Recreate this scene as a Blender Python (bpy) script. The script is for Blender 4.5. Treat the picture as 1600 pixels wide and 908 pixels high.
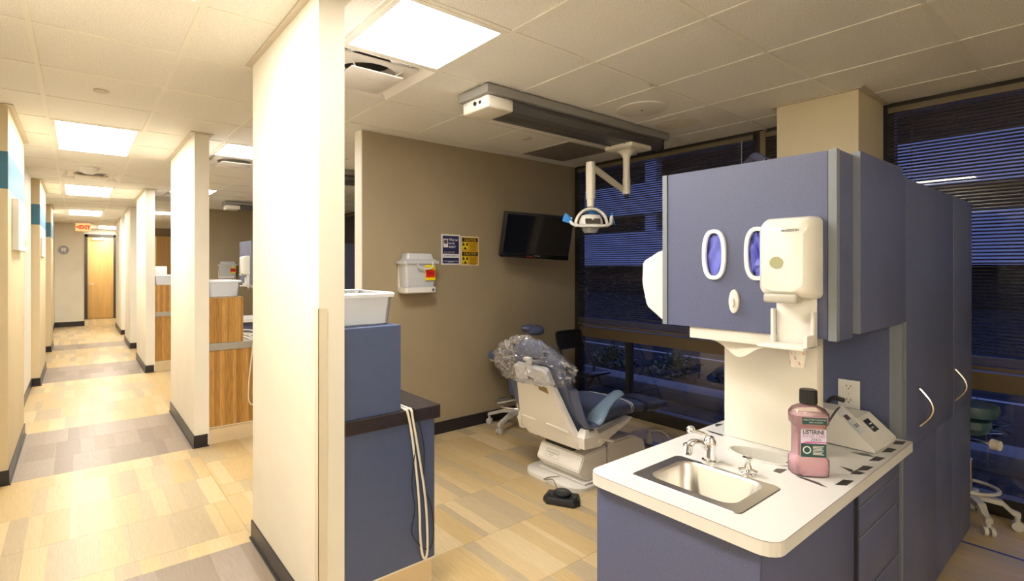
import bpy, bmesh, math, random
from mathutils import Vector, Matrix, noise
random.seed(7)
for o in list(bpy.data.objects): bpy.data.objects.remove(o, do_unlink=True)
scene = bpy.context.scene
C = scene.collection
PI = math.pi

# ------------------------------------------------------------------ camera, world, exposure
CAMH, TH, FPX, CX, CY = 1.483, 0.6354, 791.7, 705.7, 418.05      # calibrated on the ceiling grid
cam_d = bpy.data.cameras.new('camera'); cam = bpy.data.objects.new('camera', cam_d); C.objects.link(cam)
cam.location = (0, 0, CAMH); cam.rotation_euler = (PI/2, 0, -TH)
cam_d.sensor_width = 36; cam_d.lens = 36*FPX/1600
cam_d.shift_x = (800-CX)/1600; cam_d.shift_y = -(454-CY)/1600
cam_d.clip_start = 0.05; cam_d.clip_end = 200
scene.camera = cam
scene.view_settings.view_transform = 'Standard'
scene.view_settings.look = 'None'
scene.view_settings.exposure = 1.32
scene.view_settings.gamma = 1.0
scene.view_settings.use_curve_mapping = False
LAMP_BAY, LAMP_COR = 18.0, 11.5
COL_BAY, COL_COR = (1.0, 0.985, 0.98), (1.0, 0.95, 0.85)
w = bpy.data.worlds.new('dusk_sky'); scene.world = w; w.use_nodes = True
w.node_tree.nodes['Background'].inputs[0].default_value = (0.15, 0.19, 0.44, 1)      # blue hour after sunset
w.node_tree.nodes['Background'].inputs[1].default_value = 1.05

# pixel -> point on a known plane
S_, C_ = math.sin(TH), math.cos(TH)
def ray(u, v):
    a = (u-CX)/FPX
    return Vector((S_+a*C_, C_-a*S_, -(v-CY)/FPX))
def onZ(u, v, z): d = ray(u, v); return Vector((0, 0, CAMH)) + d*((z-CAMH)/d.z)

# ------------------------------------------------------------------ materials
MATS = {}
def M(name, col, rough=0.5, metal=0.0, var=0.0, vscale=8.0, bump=0.0, bscale=60.0, spec=0.5, coat=0.0, trans=0.0, emit=None, estr=0.0, stretch=None, alpha=1.0, col2=None):
    if name in MATS: return MATS[name]
    m = bpy.data.materials.new(name); m.use_nodes = True
    nt = m.node_tree; b = nt.nodes['Principled BSDF']
    b.inputs['Base Color'].default_value = (*col, 1); b.inputs['Roughness'].default_value = rough
    b.inputs['Metallic'].default_value = metal; b.inputs['Specular IOR Level'].default_value = spec
    b.inputs['Coat Weight'].default_value = coat; b.inputs['Transmission Weight'].default_value = trans
    b.inputs['Alpha'].default_value = alpha
    if emit:
        b.inputs['Emission Color'].default_value = (*emit, 1); b.inputs['Emission Strength'].default_value = estr
    if var > 0 or bump > 0:
        tc = nt.nodes.new('ShaderNodeTexCoord'); mp = nt.nodes.new('ShaderNodeMapping')
        nt.links.new(tc.outputs['Object'], mp.inputs[0])
        if stretch: mp.inputs['Scale'].default_value = stretch
    if var > 0:
        n = nt.nodes.new('ShaderNodeTexNoise'); n.inputs['Scale'].default_value = vscale; n.inputs['Detail'].default_value = 5
        r = nt.nodes.new('ShaderNodeValToRGB')
        c2 = col2 if col2 else tuple(min(1, c*(1+var)) for c in col)
        r.color_ramp.elements[0].position = 0.32; r.color_ramp.elements[1].position = 0.68
        r.color_ramp.elements[0].color = (*[c*(1-var) for c in col], 1); r.color_ramp.elements[1].color = (*c2, 1)
        nt.links.new(mp.outputs[0], n.inputs[0]); nt.links.new(n.outputs[0], r.inputs[0]); nt.links.new(r.outputs[0], b.inputs['Base Color'])
    if bump > 0:
        n2 = nt.nodes.new('ShaderNodeTexNoise'); n2.inputs['Scale'].default_value = bscale; n2.inputs['Detail'].default_value = 3
        bp = nt.nodes.new('ShaderNodeBump'); bp.inputs['Strength'].default_value = bump; bp.inputs['Distance'].default_value = 0.002
        nt.links.new(mp.outputs[0], n2.inputs[0]); nt.links.new(n2.outputs[0], bp.inputs['Height']); nt.links.new(bp.outputs[0], b.inputs['Normal'])
    MATS[name] = m
    return m
def thin_clear(name, tint, gloss=0.06, rough=0.05, white=0.0, ior=1.45, crinkle=0.0):
    """thin clear sheet: transparent + fresnel gloss (+ a little milky diffuse)"""
    m = bpy.data.materials.new(name); m.use_nodes = True; nt = m.node_tree; nt.nodes.clear()
    out = nt.nodes.new('ShaderNodeOutputMaterial'); tr = nt.nodes.new('ShaderNodeBsdfTransparent'); tr.inputs[0].default_value = (*tint, 1)
    gl = nt.nodes.new('ShaderNodeBsdfGlossy'); gl.inputs['Roughness'].default_value = rough
    fr = nt.nodes.new('ShaderNodeFresnel'); fr.inputs[0].default_value = ior
    mad = nt.nodes.new('ShaderNodeMath'); mad.operation = 'ADD'; mad.inputs[1].default_value = gloss; mad.use_clamp = True
    nt.links.new(fr.outputs[0], mad.inputs[0])
    if crinkle:
        g = nt.nodes.new('ShaderNodeNewGeometry'); nz = nt.nodes.new('ShaderNodeTexNoise'); nz.inputs['Scale'].default_value = 22; nz.inputs['Detail'].default_value = 3; nz.inputs['Distortion'].default_value = 1.5
        bp = nt.nodes.new('ShaderNodeBump'); bp.inputs['Strength'].default_value = crinkle; bp.inputs['Distance'].default_value = .03
        nt.links.new(g.outputs['Position'], nz.inputs[0]); nt.links.new(nz.outputs[0], bp.inputs['Height']); nt.links.new(bp.outputs[0], gl.inputs['Normal']); nt.links.new(bp.outputs[0], fr.inputs['Normal'])
    base = tr
    if white > 0:
        df = nt.nodes.new('ShaderNodeBsdfDiffuse'); df.inputs[0].default_value = (.9, .9, .9, 1)
        mx0 = nt.nodes.new('ShaderNodeMixShader'); mx0.inputs[0].default_value = white
        nt.links.new(tr.outputs[0], mx0.inputs[1]); nt.links.new(df.outputs[0], mx0.inputs[2]); base = mx0
    mx = nt.nodes.new('ShaderNodeMixShader')
    nt.links.new(mad.outputs[0], mx.inputs[0]); nt.links.new(base.outputs[0], mx.inputs[1]); nt.links.new(gl.outputs[0], mx.inputs[2]); nt.links.new(mx.outputs[0], out.inputs[0])
    MATS[name] = m
    return m
def emission(name, col, strength):
    return M(name, (.9, .9, .9), 0.4, emit=col, estr=strength)
def ramp_mat(name, coord, stops, rough, vor_scale, rand_amt=1.0, bump=0.0, grain=0.12):
    """striped planks: random stripes along one axis, shifted for each object"""
    m = bpy.data.materials.new(name); m.use_nodes = True; nt = m.node_tree; b = nt.nodes['Principled BSDF']
    tc = nt.nodes.new('ShaderNodeTexCoord'); sp = nt.nodes.new('ShaderNodeSeparateXYZ'); nt.links.new(tc.outputs['Object'], sp.inputs[0])
    oi = nt.nodes.new('ShaderNodeObjectInfo')
    ma = nt.nodes.new('ShaderNodeMath'); ma.operation = 'MULTIPLY_ADD'; ma.inputs[1].default_value = 531.7*rand_amt
    nt.links.new(oi.outputs['Random'], ma.inputs[0]); nt.links.new(sp.outputs[coord], ma.inputs[2])
    vo = nt.nodes.new('ShaderNodeTexVoronoi'); vo.voronoi_dimensions = '1D'; vo.inputs['Scale'].default_value = vor_scale
    nt.links.new(ma.outputs[0], vo.inputs['W'])
    sc = nt.nodes.new('ShaderNodeSeparateColor'); nt.links.new(vo.outputs['Color'], sc.inputs[0])
    r = nt.nodes.new('ShaderNodeValToRGB'); r.color_ramp.interpolation = 'CONSTANT'
    while len(r.color_ramp.elements) < len(stops): r.color_ramp.elements.new(0.5)
    for e, (p, c) in zip(r.color_ramp.elements, stops): e.position = p; e.color = (*c, 1)
    nt.links.new(sc.outputs[0], r.inputs[0])
    mp = nt.nodes.new('ShaderNodeMapping'); s = [14, 14, 14]; s['XYZ'.index(coord)] = 160
    if coord == 'X': s[1] = 9; s[2] = 9
    mp.inputs['Scale'].default_value = s
    ad = nt.nodes.new('ShaderNodeVectorMath'); ad.operation = 'ADD'; cb = nt.nodes.new('ShaderNodeCombineXYZ')
    nt.links.new(oi.outputs['Random'], cb.inputs[0]); nt.links.new(oi.outputs['Random'], cb.inputs[1])
    nt.links.new(tc.outputs['Object'], ad.inputs[0]); nt.links.new(cb.outputs[0], ad.inputs[1]); nt.links.new(ad.outputs[0], mp.inputs[0])
    n = nt.nodes.new('ShaderNodeTexNoise'); n.inputs['Scale'].default_value = 1.0; n.inputs['Detail'].default_value = 4; nt.links.new(mp.outputs[0], n.inputs[0])
    mr = nt.nodes.new('ShaderNodeMapRange'); mr.inputs['From Min'].default_value = .3; mr.inputs['From Max'].default_value = .7
    mr.inputs['To Min'].default_value = 1-grain; mr.inputs['To Max'].default_value = 1+grain; nt.links.new(n.outputs[0], mr.inputs[0])
    mx = nt.nodes.new('ShaderNodeVectorMath'); mx.operation = 'SCALE'
    nt.links.new(r.outputs[0], mx.inputs[0]); nt.links.new(mr.outputs[0], mx.inputs['Scale']); nt.links.new(mx.outputs[0], b.inputs['Base Color'])
    b.inputs['Roughness'].default_value = rough
    if bump:
        bp = nt.nodes.new('ShaderNodeBump'); bp.inputs['Strength'].default_value = bump; bp.inputs['Distance'].default_value = .001
        nt.links.new(n.outputs[0], bp.inputs['Height']); nt.links.new(bp.outputs[0], b.inputs['Normal'])
    MATS[name] = m
    return m
def speckle(name, col, dark, rough, scale, thresh):
    """mineral fibre ceiling board: fine dark pits"""
    m = bpy.data.materials.new(name); m.use_nodes = True; nt = m.node_tree; b = nt.nodes['Principled BSDF']
    g = nt.nodes.new('ShaderNodeNewGeometry')
    n = nt.nodes.new('ShaderNodeTexNoise'); n.inputs['Scale'].default_value = scale; n.inputs['Detail'].default_value = 2
    nt.links.new(g.outputs['Position'], n.inputs[0])
    r = nt.nodes.new('ShaderNodeValToRGB'); r.color_ramp.elements[0].position = thresh; r.color_ramp.elements[1].position = thresh+.05
    r.color_ramp.elements[0].color = (*dark, 1); r.color_ramp.elements[1].color = (*col, 1)
    bp = nt.nodes.new('ShaderNodeBump'); bp.inputs['Strength'].default_value = .35; bp.inputs['Distance'].default_value = .002
    nt.links.new(n.outputs[0], r.inputs[0]); nt.links.new(r.outputs[0], b.inputs['Base Color'])
    nt.links.new(n.outputs[0], bp.inputs['Height']); nt.links.new(bp.outputs[0], b.inputs['Normal'])
    b.inputs['Roughness'].default_value = rough; b.inputs['Specular IOR Level'].default_value = .2
    MATS[name] = m
    return m
cream = M('cream_paint', (.82, .77, .66), .6, var=.03, vscale=3, bump=.05, bscale=180)
tan = M('tan_paint', (.66, .54, .34), .6, var=.03, vscale=3, bump=.05, bscale=180)
taupe = M('taupe_paint', (.375, .295, .180), .55, var=.04, vscale=2, bump=.08, bscale=160)
teal = M('teal_paint', (.04, .16, .26), .5, var=.04, vscale=4)
black_base = M('black_vinyl', (.018, .014, .016), .35, var=.1, vscale=10)
ceil_m = speckle('ceiling_board', (.84, .81, .74), (.66, .62, .55), .95, 210, .42)
tbar_m = M('white_metal_tee', (.80, .76, .66), .45)
trim_m = M('ceiling_angle', (.62, .54, .42), .5)
beige_f = ramp_mat('beige_plank_tile', 'X', [(0, (.55, .39, .18)), (.16, (.60, .445, .235)), (.34, (.50, .385, .225)), (.5, (.63, .485, .275)), (.68, (.565, .41, .20)), (.85, (.455, .355, .22))], .34, 9.0, bump=.08, grain=.10)
grey_f = ramp_mat('grey_plank_tile', 'X', [(0, (.265, .205, .155)), (.3, (.30, .235, .185)), (.6, (.235, .18, .14)), (.8, (.32, .255, .205))], .36, 7.0, bump=.08, grain=.10)
blue = M('blue_laminate', (.090, .103, .192), .42, var=.16, vscale=260, bump=.03, bscale=300)
blue_edge = M('blue_edge_band', (.19, .21, .24), .4)
blue_flat = M('blue_door', (.075, .10, .20), .4, var=.03, vscale=30)
wood = ramp_mat('zebra_wood', 'X', [(0, (.40, .20, .045)), (.25, (.47, .245, .06)), (.5, (.36, .175, .038)), (.75, (.52, .285, .075))], .4, 48.0, grain=.25)
maple = M('maple_door', (.68, .42, .15), .4, var=.10, vscale=2.5, stretch=(6, 6, .35))
maple_kick = M('maple_kick', (.72, .56, .34), .45, var=.05, vscale=4)
black_top = M('dark_counter', (.03, .022, .024), .3, var=.2, vscale=60)
grey_top = M('grey_counter', (.36, .33, .28), .4, var=.05, vscale=30)
white_top = M('white_counter', (.70, .685, .655), .32, var=.015, vscale=20)
steel = M('brushed_steel', (.60, .57, .52), .36, metal=1.0, bump=.05, bscale=200)
chrome = M('chrome', (.86, .86, .86), .06, metal=1.0)
nickel = M('satin_nickel', (.72, .66, .52), .25, metal=1.0)
white_pl = M('white_plastic', (.76, .73, .67), .28, var=.01, vscale=5)
white_gloss = M('glossy_white_plastic', (.74, .72, .66), .12, coat=.3)
grey_pl = M('grey_plastic', (.46, .44, .38), .3)
cream_pl = M('cream_enamel', (.78, .72, .59), .3, var=.02, vscale=5)
chair_pl = M('chair_shell_plastic', (.84, .80, .74), .33, var=.015, vscale=5)
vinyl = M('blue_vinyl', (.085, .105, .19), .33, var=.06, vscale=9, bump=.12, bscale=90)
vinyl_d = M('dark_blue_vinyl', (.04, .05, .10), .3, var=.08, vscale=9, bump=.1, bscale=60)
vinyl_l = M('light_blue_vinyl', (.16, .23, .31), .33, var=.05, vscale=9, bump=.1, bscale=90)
teal_v = M('teal_vinyl', (.03, .075, .095), .35, var=.06, vscale=9)
black_m = M('black_metal', (.012, .012, .014), .28)
black_pl = M('black_plastic', (.016, .016, .017), .38, bump=.06, bscale=120)
screen_m = M('tv_screen', (.004, .004, .006), .10, spec=.6)
track_m = M('grey_track', (.36, .35, .32), .4, metal=.3)
track_d = M('dark_track_rail', (.15, .14, .13), .35, metal=.4)
dark_fr = M('dark_bronze_frame', (.022, .018, .014), .4)
tan_fr = M('bronze_rail', (.11, .075, .038), .4)
slat_m = M('blind_slat', (.10, .085, .075), .4, spec=.5)
glass = thin_clear('window_glass', (.80, .84, .90), gloss=.035, rough=0.0, ior=1.5)
tub_m = thin_clear('clear_tub_plastic', (.92, .95, .98), gloss=.03, rough=.18, white=.46)
sharps_m = thin_clear('frosted_plastic', (.95, .93, .88), gloss=.03, rough=.25, white=.62)
film = thin_clear('clear_film', (.95, .95, .96), gloss=.07, rough=.14, white=.05, ior=1.35, crinkle=.35)
guard_m = M('corner_guard_vinyl', (.74, .66, .50), .3)
glove_m = M('purple_nitrile', (.13, .15, .62), .5, var=.12, vscale=30)
tape_m = M('blue_film', (.0, .20, .62), .3)
red = M('red_print', (.65, .015, .01), .5); yellow = M('yellow_print', (.85, .62, .0), .5); amber = M('amber_print', (.62, .36, .01), .5)
navy = M('navy_print', (.025, .025, .10), .5); black_ink = M('black_ink', (.01, .01, .01), .5); white_ink = M('white_paper', (.78, .76, .72), .6)
grey_ink = M('grey_ink', (.12, .12, .13), .5)
cable_w = M('white_cable', (.78, .72, .60), .4); cable_b = M('black_cable', (.01, .01, .012), .4)

# ------------------------------------------------------------------ mesh helpers
def new(): return bmesh.new()
def box(bm, x0, x1, y0, y1, z0, z1, bev=0.0, seg=2):
    r = bmesh.ops.create_cube(bm, size=1.0)
    vs = r['verts']
    for v in vs: v.co = Vector(((x0+x1)/2+v.co.x*(x1-x0), (y0+y1)/2+v.co.y*(y1-y0), (z0+z1)/2+v.co.z*(z1-z0)))
    if bev > 0:
        es = list({e for v in vs for e in v.link_edges})
        bmesh.ops.bevel(bm, geom=es, offset=bev, segments=seg, affect='EDGES', profile=.5)
    return bm
def loft(bm, rings, cap0=True, cap1=True):
    R = [[bm.verts.new(p) for p in ring] for ring in rings]
    n = len(R[0])
    for a, b in zip(R, R[1:]):
        for i in range(n):
            j = (i+1) % n
            try: bm.faces.new((a[i], a[j], b[j], b[i]))
            except ValueError: pass
    if cap0: bm.faces.new(R[0][::-1])
    if cap1: bm.faces.new(R[-1])
    return bm
def sring(cx, cy, z, rx, ry, n=24, e=2.0, rot=0.0):
    out = []
    for i in range(n):
        t = 2*PI*i/n; c, s = math.cos(t), math.sin(t)
        x = math.copysign(abs(c)**(2/e), c)*rx; y = math.copysign(abs(s)**(2/e), s)*ry
        out.append(Vector((cx+x*math.cos(rot)-y*math.sin(rot), cy+x*math.sin(rot)+y*math.cos(rot), z)))
    return out
def lathe(bm, prof, cx=0, cy=0, n=20, e=2.0):
    return loft(bm, [sring(cx, cy, z, r, r, n, e) for r, z in prof])
def frame_from(d):
    d = d.normalized(); a = Vector((0, 0, 1)) if abs(d.z) < .9 else Vector((1, 0, 0))
    x = d.cross(a).normalized(); return x, d.cross(x).normalized()
def cyl(bm, p0, p1, r0, r1=None, n=12):
    p0, p1 = Vector(p0), Vector(p1); r1 = r0 if r1 is None else r1
    x, y = frame_from(p1-p0)
    f = lambda p, r: [p+x*r*math.cos(2*PI*i/n)+y*r*math.sin(2*PI*i/n) for i in range(n)]
    return loft(bm, [f(p0, r0), f(p1, r1)])
def tube(bm, pts, r, n=8, closed=False, flat=None):
    """swept tube; flat=(width_vector, half_width) makes a strap-like oval section"""
    pts = [Vector(p) for p in pts]; rings = []
    N = len(pts); up = None
    for i, p in enumerate(pts):
        d = (pts[(i+1) % N]-pts[i-1]) if closed else (pts[min(i+1, N-1)]-pts[max(i-1, 0)])
        d.normalize()
        if flat: x = Vector(flat[0]).normalized(); y = d.cross(x).normalized(); a, b = flat[1], r
        else:
            if up is None: x, y = frame_from(d)
            else: x = (up-d*up.dot(d)).normalized(); y = d.cross(x)
            up = x; a = b = r
        rings.append([p+x*a*math.cos(2*PI*k/n)+y*b*math.sin(2*PI*k/n) for k in range(n)])
    if closed: rings.append(rings[0]); return loft(bm, rings, False, False)
    return loft(bm, rings)
def spline(pts, k=6):
    pts = [Vector(p) for p in pts]; out = []
    P = [pts[0]*2-pts[1]]+pts+[pts[-1]*2-pts[-2]]
    for i in range(1, len(P)-2):
        a, b, c, d = P[i-1:i+3]
        for j in range(k):
            t = j/k
            out.append(.5*((2*b)+(c-a)*t+(2*a-5*b+4*c-d)*t*t+(3*b-a-3*c+d)*t**3))
    out.append(pts[-1]); return out
def poly(bm, outline, d):
    """prism: closed planar outline (3-D points) extruded by vector d"""
    d = Vector(d); return loft(bm, [[Vector(p) for p in outline], [Vector(p)+d for p in outline]])
def plate(bm, outer, holes, f, t):
    """flat plate with holes; outer/holes are 2-D loops, f maps (a,b,k) to 3-D, k is 0 (face) or t (back)"""
    loops = [outer]+holes
    for k in (0, t):
        es = []
        for lp in loops:
            vs = [bm.verts.new(f(a, b, k)) for a, b in lp]
            es += [bm.edges.new((vs[i], vs[(i+1) % len(vs)])) for i in range(len(vs))]
        bmesh.ops.triangle_fill(bm, use_beauty=True, use_dissolve=False, edges=es)
    for lp in loops:
        n = len(lp)
        for i in range(n):
            a, b = lp[i], lp[(i+1) % n]
            bm.faces.new([bm.verts.new(f(*a, 0)), bm.verts.new(f(*b, 0)), bm.verts.new(f(*b, t)), bm.verts.new(f(*a, t))])
    bmesh.ops.remove_doubles(bm, verts=bm.verts, dist=1e-5)
    return bm
def rrect(x0, x1, y0, y1, r, k=5):
    out = []
    for cx, cy, a0 in ((x1-r, y1-r, 0), (x0+r, y1-r, 90), (x0+r, y0+r, 180), (x1-r, y0+r, 270)):
        for i in range(k+1):
            t = math.radians(a0+90*i/k); out.append((cx+r*math.cos(t), cy+r*math.sin(t)))
    return out
def oval(cx, cy, rx, ry, n=28, e=2.0):
    return [(p.x, p.y) for p in sring(cx, cy, 0, rx, ry, n, e)]
ROOT = {}                                  # world position of each thing's origin
def finish(bm, name, mat, smooth):
    bmesh.ops.recalc_face_normals(bm, faces=bm.faces)
    me = bpy.data.meshes.new(name); bm.to_mesh(me); bm.free(); me.materials.append(mat)
    if smooth:
        for p in me.polygons: p.use_smooth = True
        try: me.set_sharp_from_angle(angle=math.radians(38))
        except Exception: pass
    return me
def obj(name, bm, mat, parent=None, smooth=True, local=False):
    """link one mesh object; mesh is given in world space unless local (then in the parent's space)"""
    off = Vector((0, 0, 0))
    if parent is not None: off = ROOT.get(parent.name, off)
    if parent is not None and not local:
        for v in bm.verts: v.co -= off
    o = bpy.data.objects.new(name, finish(bm, name, mat, smooth)); C.objects.link(o)
    if parent is not None: o.parent = parent; ROOT[o.name] = off
    return o
def thing(name, label, cat, loc=(0, 0, 0), rotz=0.0, group=None, kind=None):
    o = bpy.data.objects.new(name, None); C.objects.link(o); o.empty_display_size = .05
    o.location = loc; o.rotation_euler = (0, 0, rotz); ROOT[o.name] = Vector(loc)
    if label: o['label'] = label
    if cat: o['category'] = cat
    if group: o['group'] = group
    if kind: o['kind'] = kind
    return o
def solo(name, bm, mat, label, cat, group=None, smooth=True):
    """a thing that is one mesh: its origin goes to the middle of its base"""
    xs = [v.co for v in bm.verts]; c = Vector(((min(p.x for p in xs)+max(p.x for p in xs))/2, (min(p.y for p in xs)+max(p.y for p in xs))/2, min(p.z for p in xs)))
    for v in bm.verts: v.co -= c
    o = obj(name, bm, mat, smooth=smooth); o.location = c; ROOT[o.name] = c
    o['label'] = label; o['category'] = cat
    if group: o['group'] = group
    return o
def struct(name, bm, mat, label=None, parent=None, smooth=False):
    o = obj(name, bm, mat, parent, smooth)
    if parent is None:
        o['kind'] = 'structure'
        if label: o['label'] = label
    return o
def text(body, size, origin, r, u, mat, parent, name='lettering', align='CENTER', local=False, bold=0.0, squeeze=1.0):
    cu = bpy.data.curves.new('t', 'FONT'); cu.body = body; cu.size = size; cu.align_x = align; cu.align_y = 'CENTER'; cu.offset = bold
    cu.resolution_u = 3
    to = bpy.data.objects.new('t', cu); C.objects.link(to)
    me = bpy.data.meshes.new_from_object(to); bpy.data.objects.remove(to); bpy.data.curves.remove(cu)
    r, u = Vector(r).normalized(), Vector(u).normalized(); n = r.cross(u)
    off = Vector((0, 0, 0)) if local or parent is None else ROOT.get(parent.name, Vector())
    for v in me.vertices: v.co = Vector(origin)+r*v.co.x*squeeze+u*v.co.y+n*.0006-off
    me.materials.clear(); me.materials.append(mat)
    o = bpy.data.objects.new(name, me); C.objects.link(o)
    if parent is not None: o.parent = parent; ROOT[o.name] = ROOT.get(parent.name, Vector())
    return o
def quad(bm, a, b, c, d): bm.faces.new([bm.verts.new(Vector(p)) for p in (a, b, c, d)]); return bm
def copy_tree(o, dloc, label=None, group=None, parent=None):
    c = o.copy(); C.objects.link(c)
    if parent is None: c.location = o.location+Vector(dloc)
    else: c.parent = parent
    if label: c['label'] = label
    if group: c['group'] = group
    for ch in list(o.children): copy_tree(ch, dloc, parent=c)
    return c

# ------------------------------------------------------------------ room shell
H = 2.593; XL, XW = -0.47, 4.43; YB = 3.707; YE = 15.93; XC0, XC1 = 0.77, 0.88
GX = [1.6485+.6096*i for i in range(-3, 5)]; GY0 = 3.581
gx = lambda i: 1.6485+.6096*i
gy = lambda j: GY0+.6096*j
floor = struct('floor', box(new(), XL-.1, XW+.1, -3.2, 18.2, -.08, -.0025), beige_f, 'striped beige and grey plank tile floor')
tile_cache = {}
def floor_tile(x0, x1, y0, y1, m):
    if x1-x0 < .03 or y1-y0 < .03: return
    k = (round(x1-x0, 3), round(y1-y0, 3), m.name)
    g = .0007
    if k not in tile_cache:
        bm = box(new(), -(x1-x0)/2+g, (x1-x0)/2-g, -(y1-y0)/2+g, (y1-y0)/2-g, -.0022, 0)
        tile_cache[k] = finish(bm, 'floor_tile', m, False)
    o = bpy.data.objects.new('floor_tile', tile_cache[k]); C.objects.link(o); o.parent = floor
    o.location = ((x0+x1)/2, (y0+y1)/2, 0)
def tile_rows(ys, xa, xb, m, ph):
    T = .4572
    for n, (y0, y1) in enumerate(zip(ys, ys[1:])):
        x = xa - ((xa-ph-(T/2 if n % 2 else 0)) % T)
        while x < xb:
            floor_tile(max(x, xa), min(x+T, xb), y0, y1, m); x += T
dark_strips = [(1.60, 2.853), (4.60, 5.86), (8.30, 9.52), (11.43, 12.18)]
XCOR = XC1
for a, b in dark_strips:
    n = max(1, round((b-a)/.42)); tile_rows([a+(b-a)*i/n for i in range(n+1)], XL, XC0 if a > 3 else XC0, grey_f, .08)
tile_rows([2.853, 3.0, 3.457, 3.914, 4.371, 4.60], XL, XC0, beige_f, 0.0)
tile_rows([5.86, 6.31, 6.767, 7.224, 7.68, 8.0, 8.30], XL, XC0, beige_f, .1)
tile_rows([9.52, 9.98, 10.44, 10.9, 11.43], XL, XC0, beige_f, .2)
tile_rows([12.18, 12.64, 13.1, 13.55, 14.0, 14.46, 14.92, 15.38, 15.93], XL, XC0, beige_f, .0)
tile_rows([-.145, .312, .769, 1.226, 1.683, 2.14, 2.597, 3.054, 3.511, YB], XC0, XW-.02, beige_f, .24)
tile_rows([YB, 4.2, 4.657, 5.114, 5.571, 6.028, 6.485], XC0, 2.1, beige_f, .24)

wall_l = struct('wall_left', box(new(), XL-.12, XL, -3.2, YE, 0, H+.12), cream, 'cream corridor wall with projecting painted piers')
struct('wall_back', box(new(), XL-.12, XW+.1, -3.32, -3.2, 0, H+.12), cream)
struct('wall_taupe', box(new(), 1.84, XW, YB, YB+.12, 0, H), taupe, 'taupe partition wall behind the dental chair')
struct('wall_taupe_far', box(new(), 1.84, XW, 10.48, 10.60, 0, H), taupe, 'taupe partition wall of the next treatment bay')
struct('wall_taupe_end', box(new(), 1.2, XW, 16.6, 16.72, 0, H+.12), taupe, 'taupe wall of the farthest treatment bay')
# end cap of the near partition is painted cream
struct('trim_1', box(new(), 1.832, 1.84, YB+.001, YB+.12, 0, H), cream, 'cream end cap of the taupe partition')
struct('baseboard_taupe', box(new(), 1.84, XW, YB-.012, YB, 0, .105), black_base, 'black vinyl baseboard along the taupe wall')
def base(name, x0, x1, y0, y1, par=None):
    bm = box(new(), x0-.008, x1+.008, y0-.008, y1+.008, 0, .10); box(bm, x0-.016, x1+.016, y0-.016, y1+.016, 0, .008)
    return struct(name, bm, black_base, 'black vinyl baseboard with a curled foot', par)
def angle_trim(x0, x1, y0, y1, par=None):
    bm = new()
    for a in ((x0-.03, x0, y0-.03, y1+.03), (x1, x1+.03, y0-.03, y1+.03), (x0, x1, y0-.03, y0), (x0, x1, y1, y1+.03)): box(bm, *a, H-.006, H-.001)
    o = obj('ceiling_angle', bm, trim_m, par, False)
# stub walls along the corridor
stubs = [(1.934, 2.878), (4.60, 5.92), (8.30, 9.70), (10.95, 12.30), (13.35, 15.35)]
for k, (a, b) in enumerate(stubs):
    o = struct('wall_corridor', box(new(), XC0, XC1, a, b, 0, H), cream, 'cream stub wall between corridor and treatment bays')
    base('baseboard', XC0, XC1-.02, a, b, o); angle_trim(XC0, XC1, a, b, o)
    if k == 0:
        bm = new(); box(bm, XC0-.0025, XC0, a-.0025, a+.035, .10, 1.32); box(bm, XC0-.0025, XC0+.035, a-.0025, a, .10, 1.32)
        obj('corner_guard', bm, guard_m, o, False)
# painted piers on the left wall, each with a teal band
piers = [(4.58, 5.86), (8.18, 9.58), (11.36, 12.3)]
for a, b in piers:
    o = struct('wall_pier', box(new(), XL, -.385, a, b, 0, H), tan, 'tan wall pier with a teal band near the ceiling')
    bm = box(new(), XL, -.3845, a-.0008, b+.0008, 2.02, 2.275); obj('teal_band', bm, teal, o, False)
    bm = box(new(), XL, -.377, a-.008, b+.008, 0, .10); box(bm, XL, -.369, a-.016, b+.016, 0, .008); obj('baseboard', bm, black_base, o, False)
    bm = new(); box(bm, -.385, -.355, a-.03, b+.03, H-.006, H-.001); box(bm, XL, -.385, a-.03, a, H-.006, H-.001); obj('ceiling_angle', bm, trim_m, o, False)
for a, b in ((5.86, 8.18), (9.58, 11.36), (12.3, YE)):
    struct('baseboard_left', box(new(), XL, XL+.01, a, b, 0, .10), black_base)
# end of the corridor
struct('wall_end', box(new(), -.6, .124, YE, YE+.1, 0, H+.12), cream, 'cream end wall of the corridor')
struct('baseboard_end', box(new(), XL, .134, YE-.01, YE, 0, .12), black_base)
struct('wall_end_return', box(new(), .024, .124, YE+.1, 17.97, 0, H+.12), cream)
struct('wall_end_door', box(new(), .0, 2.6, 17.97, 18.07, 0, H+.12), cream)
struct('wall_far_right', box(new(), 2.5, 2.6, 16.72, 17.97, 0, H+.12), cream)
d1 = thing('door_1', 'pale maple door in a dark frame at the corridor end', None, (.52, 17.9, 0), kind='structure')
obj('door_leaf', box(new(), .22, .84, 17.90, 17.945, .01, 2.36, .003), maple, d1)
bm = new(); box(bm, .15, .22, 17.87, 17.965, 0, 2.44); box(bm, .84, .91, 17.87, 17.965, 0, 2.44); box(bm, .15, .91, 17.87, 17.965, 2.37, 2.44); obj('door_frame', bm, M('dark_door_frame', (.05, .04, .035), .4), d1, False)
bm = box(new(), .33, .63, 17.85, 17.9, 2.27, 2.34, .008); cyl(bm, (.48, 17.87, 2.33), (.58, 17.8, 2.36), .012); obj('door_closer', bm, white_pl, d1)
bm = new(); cyl(bm, (.27, 17.9, 1.0), (.27, 17.84, 1.0), .012); cyl(bm, (.27, 17.84, 1.0), (.36, 17.84, 1.0), .01); obj('door_handle', bm, steel, d1)
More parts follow.
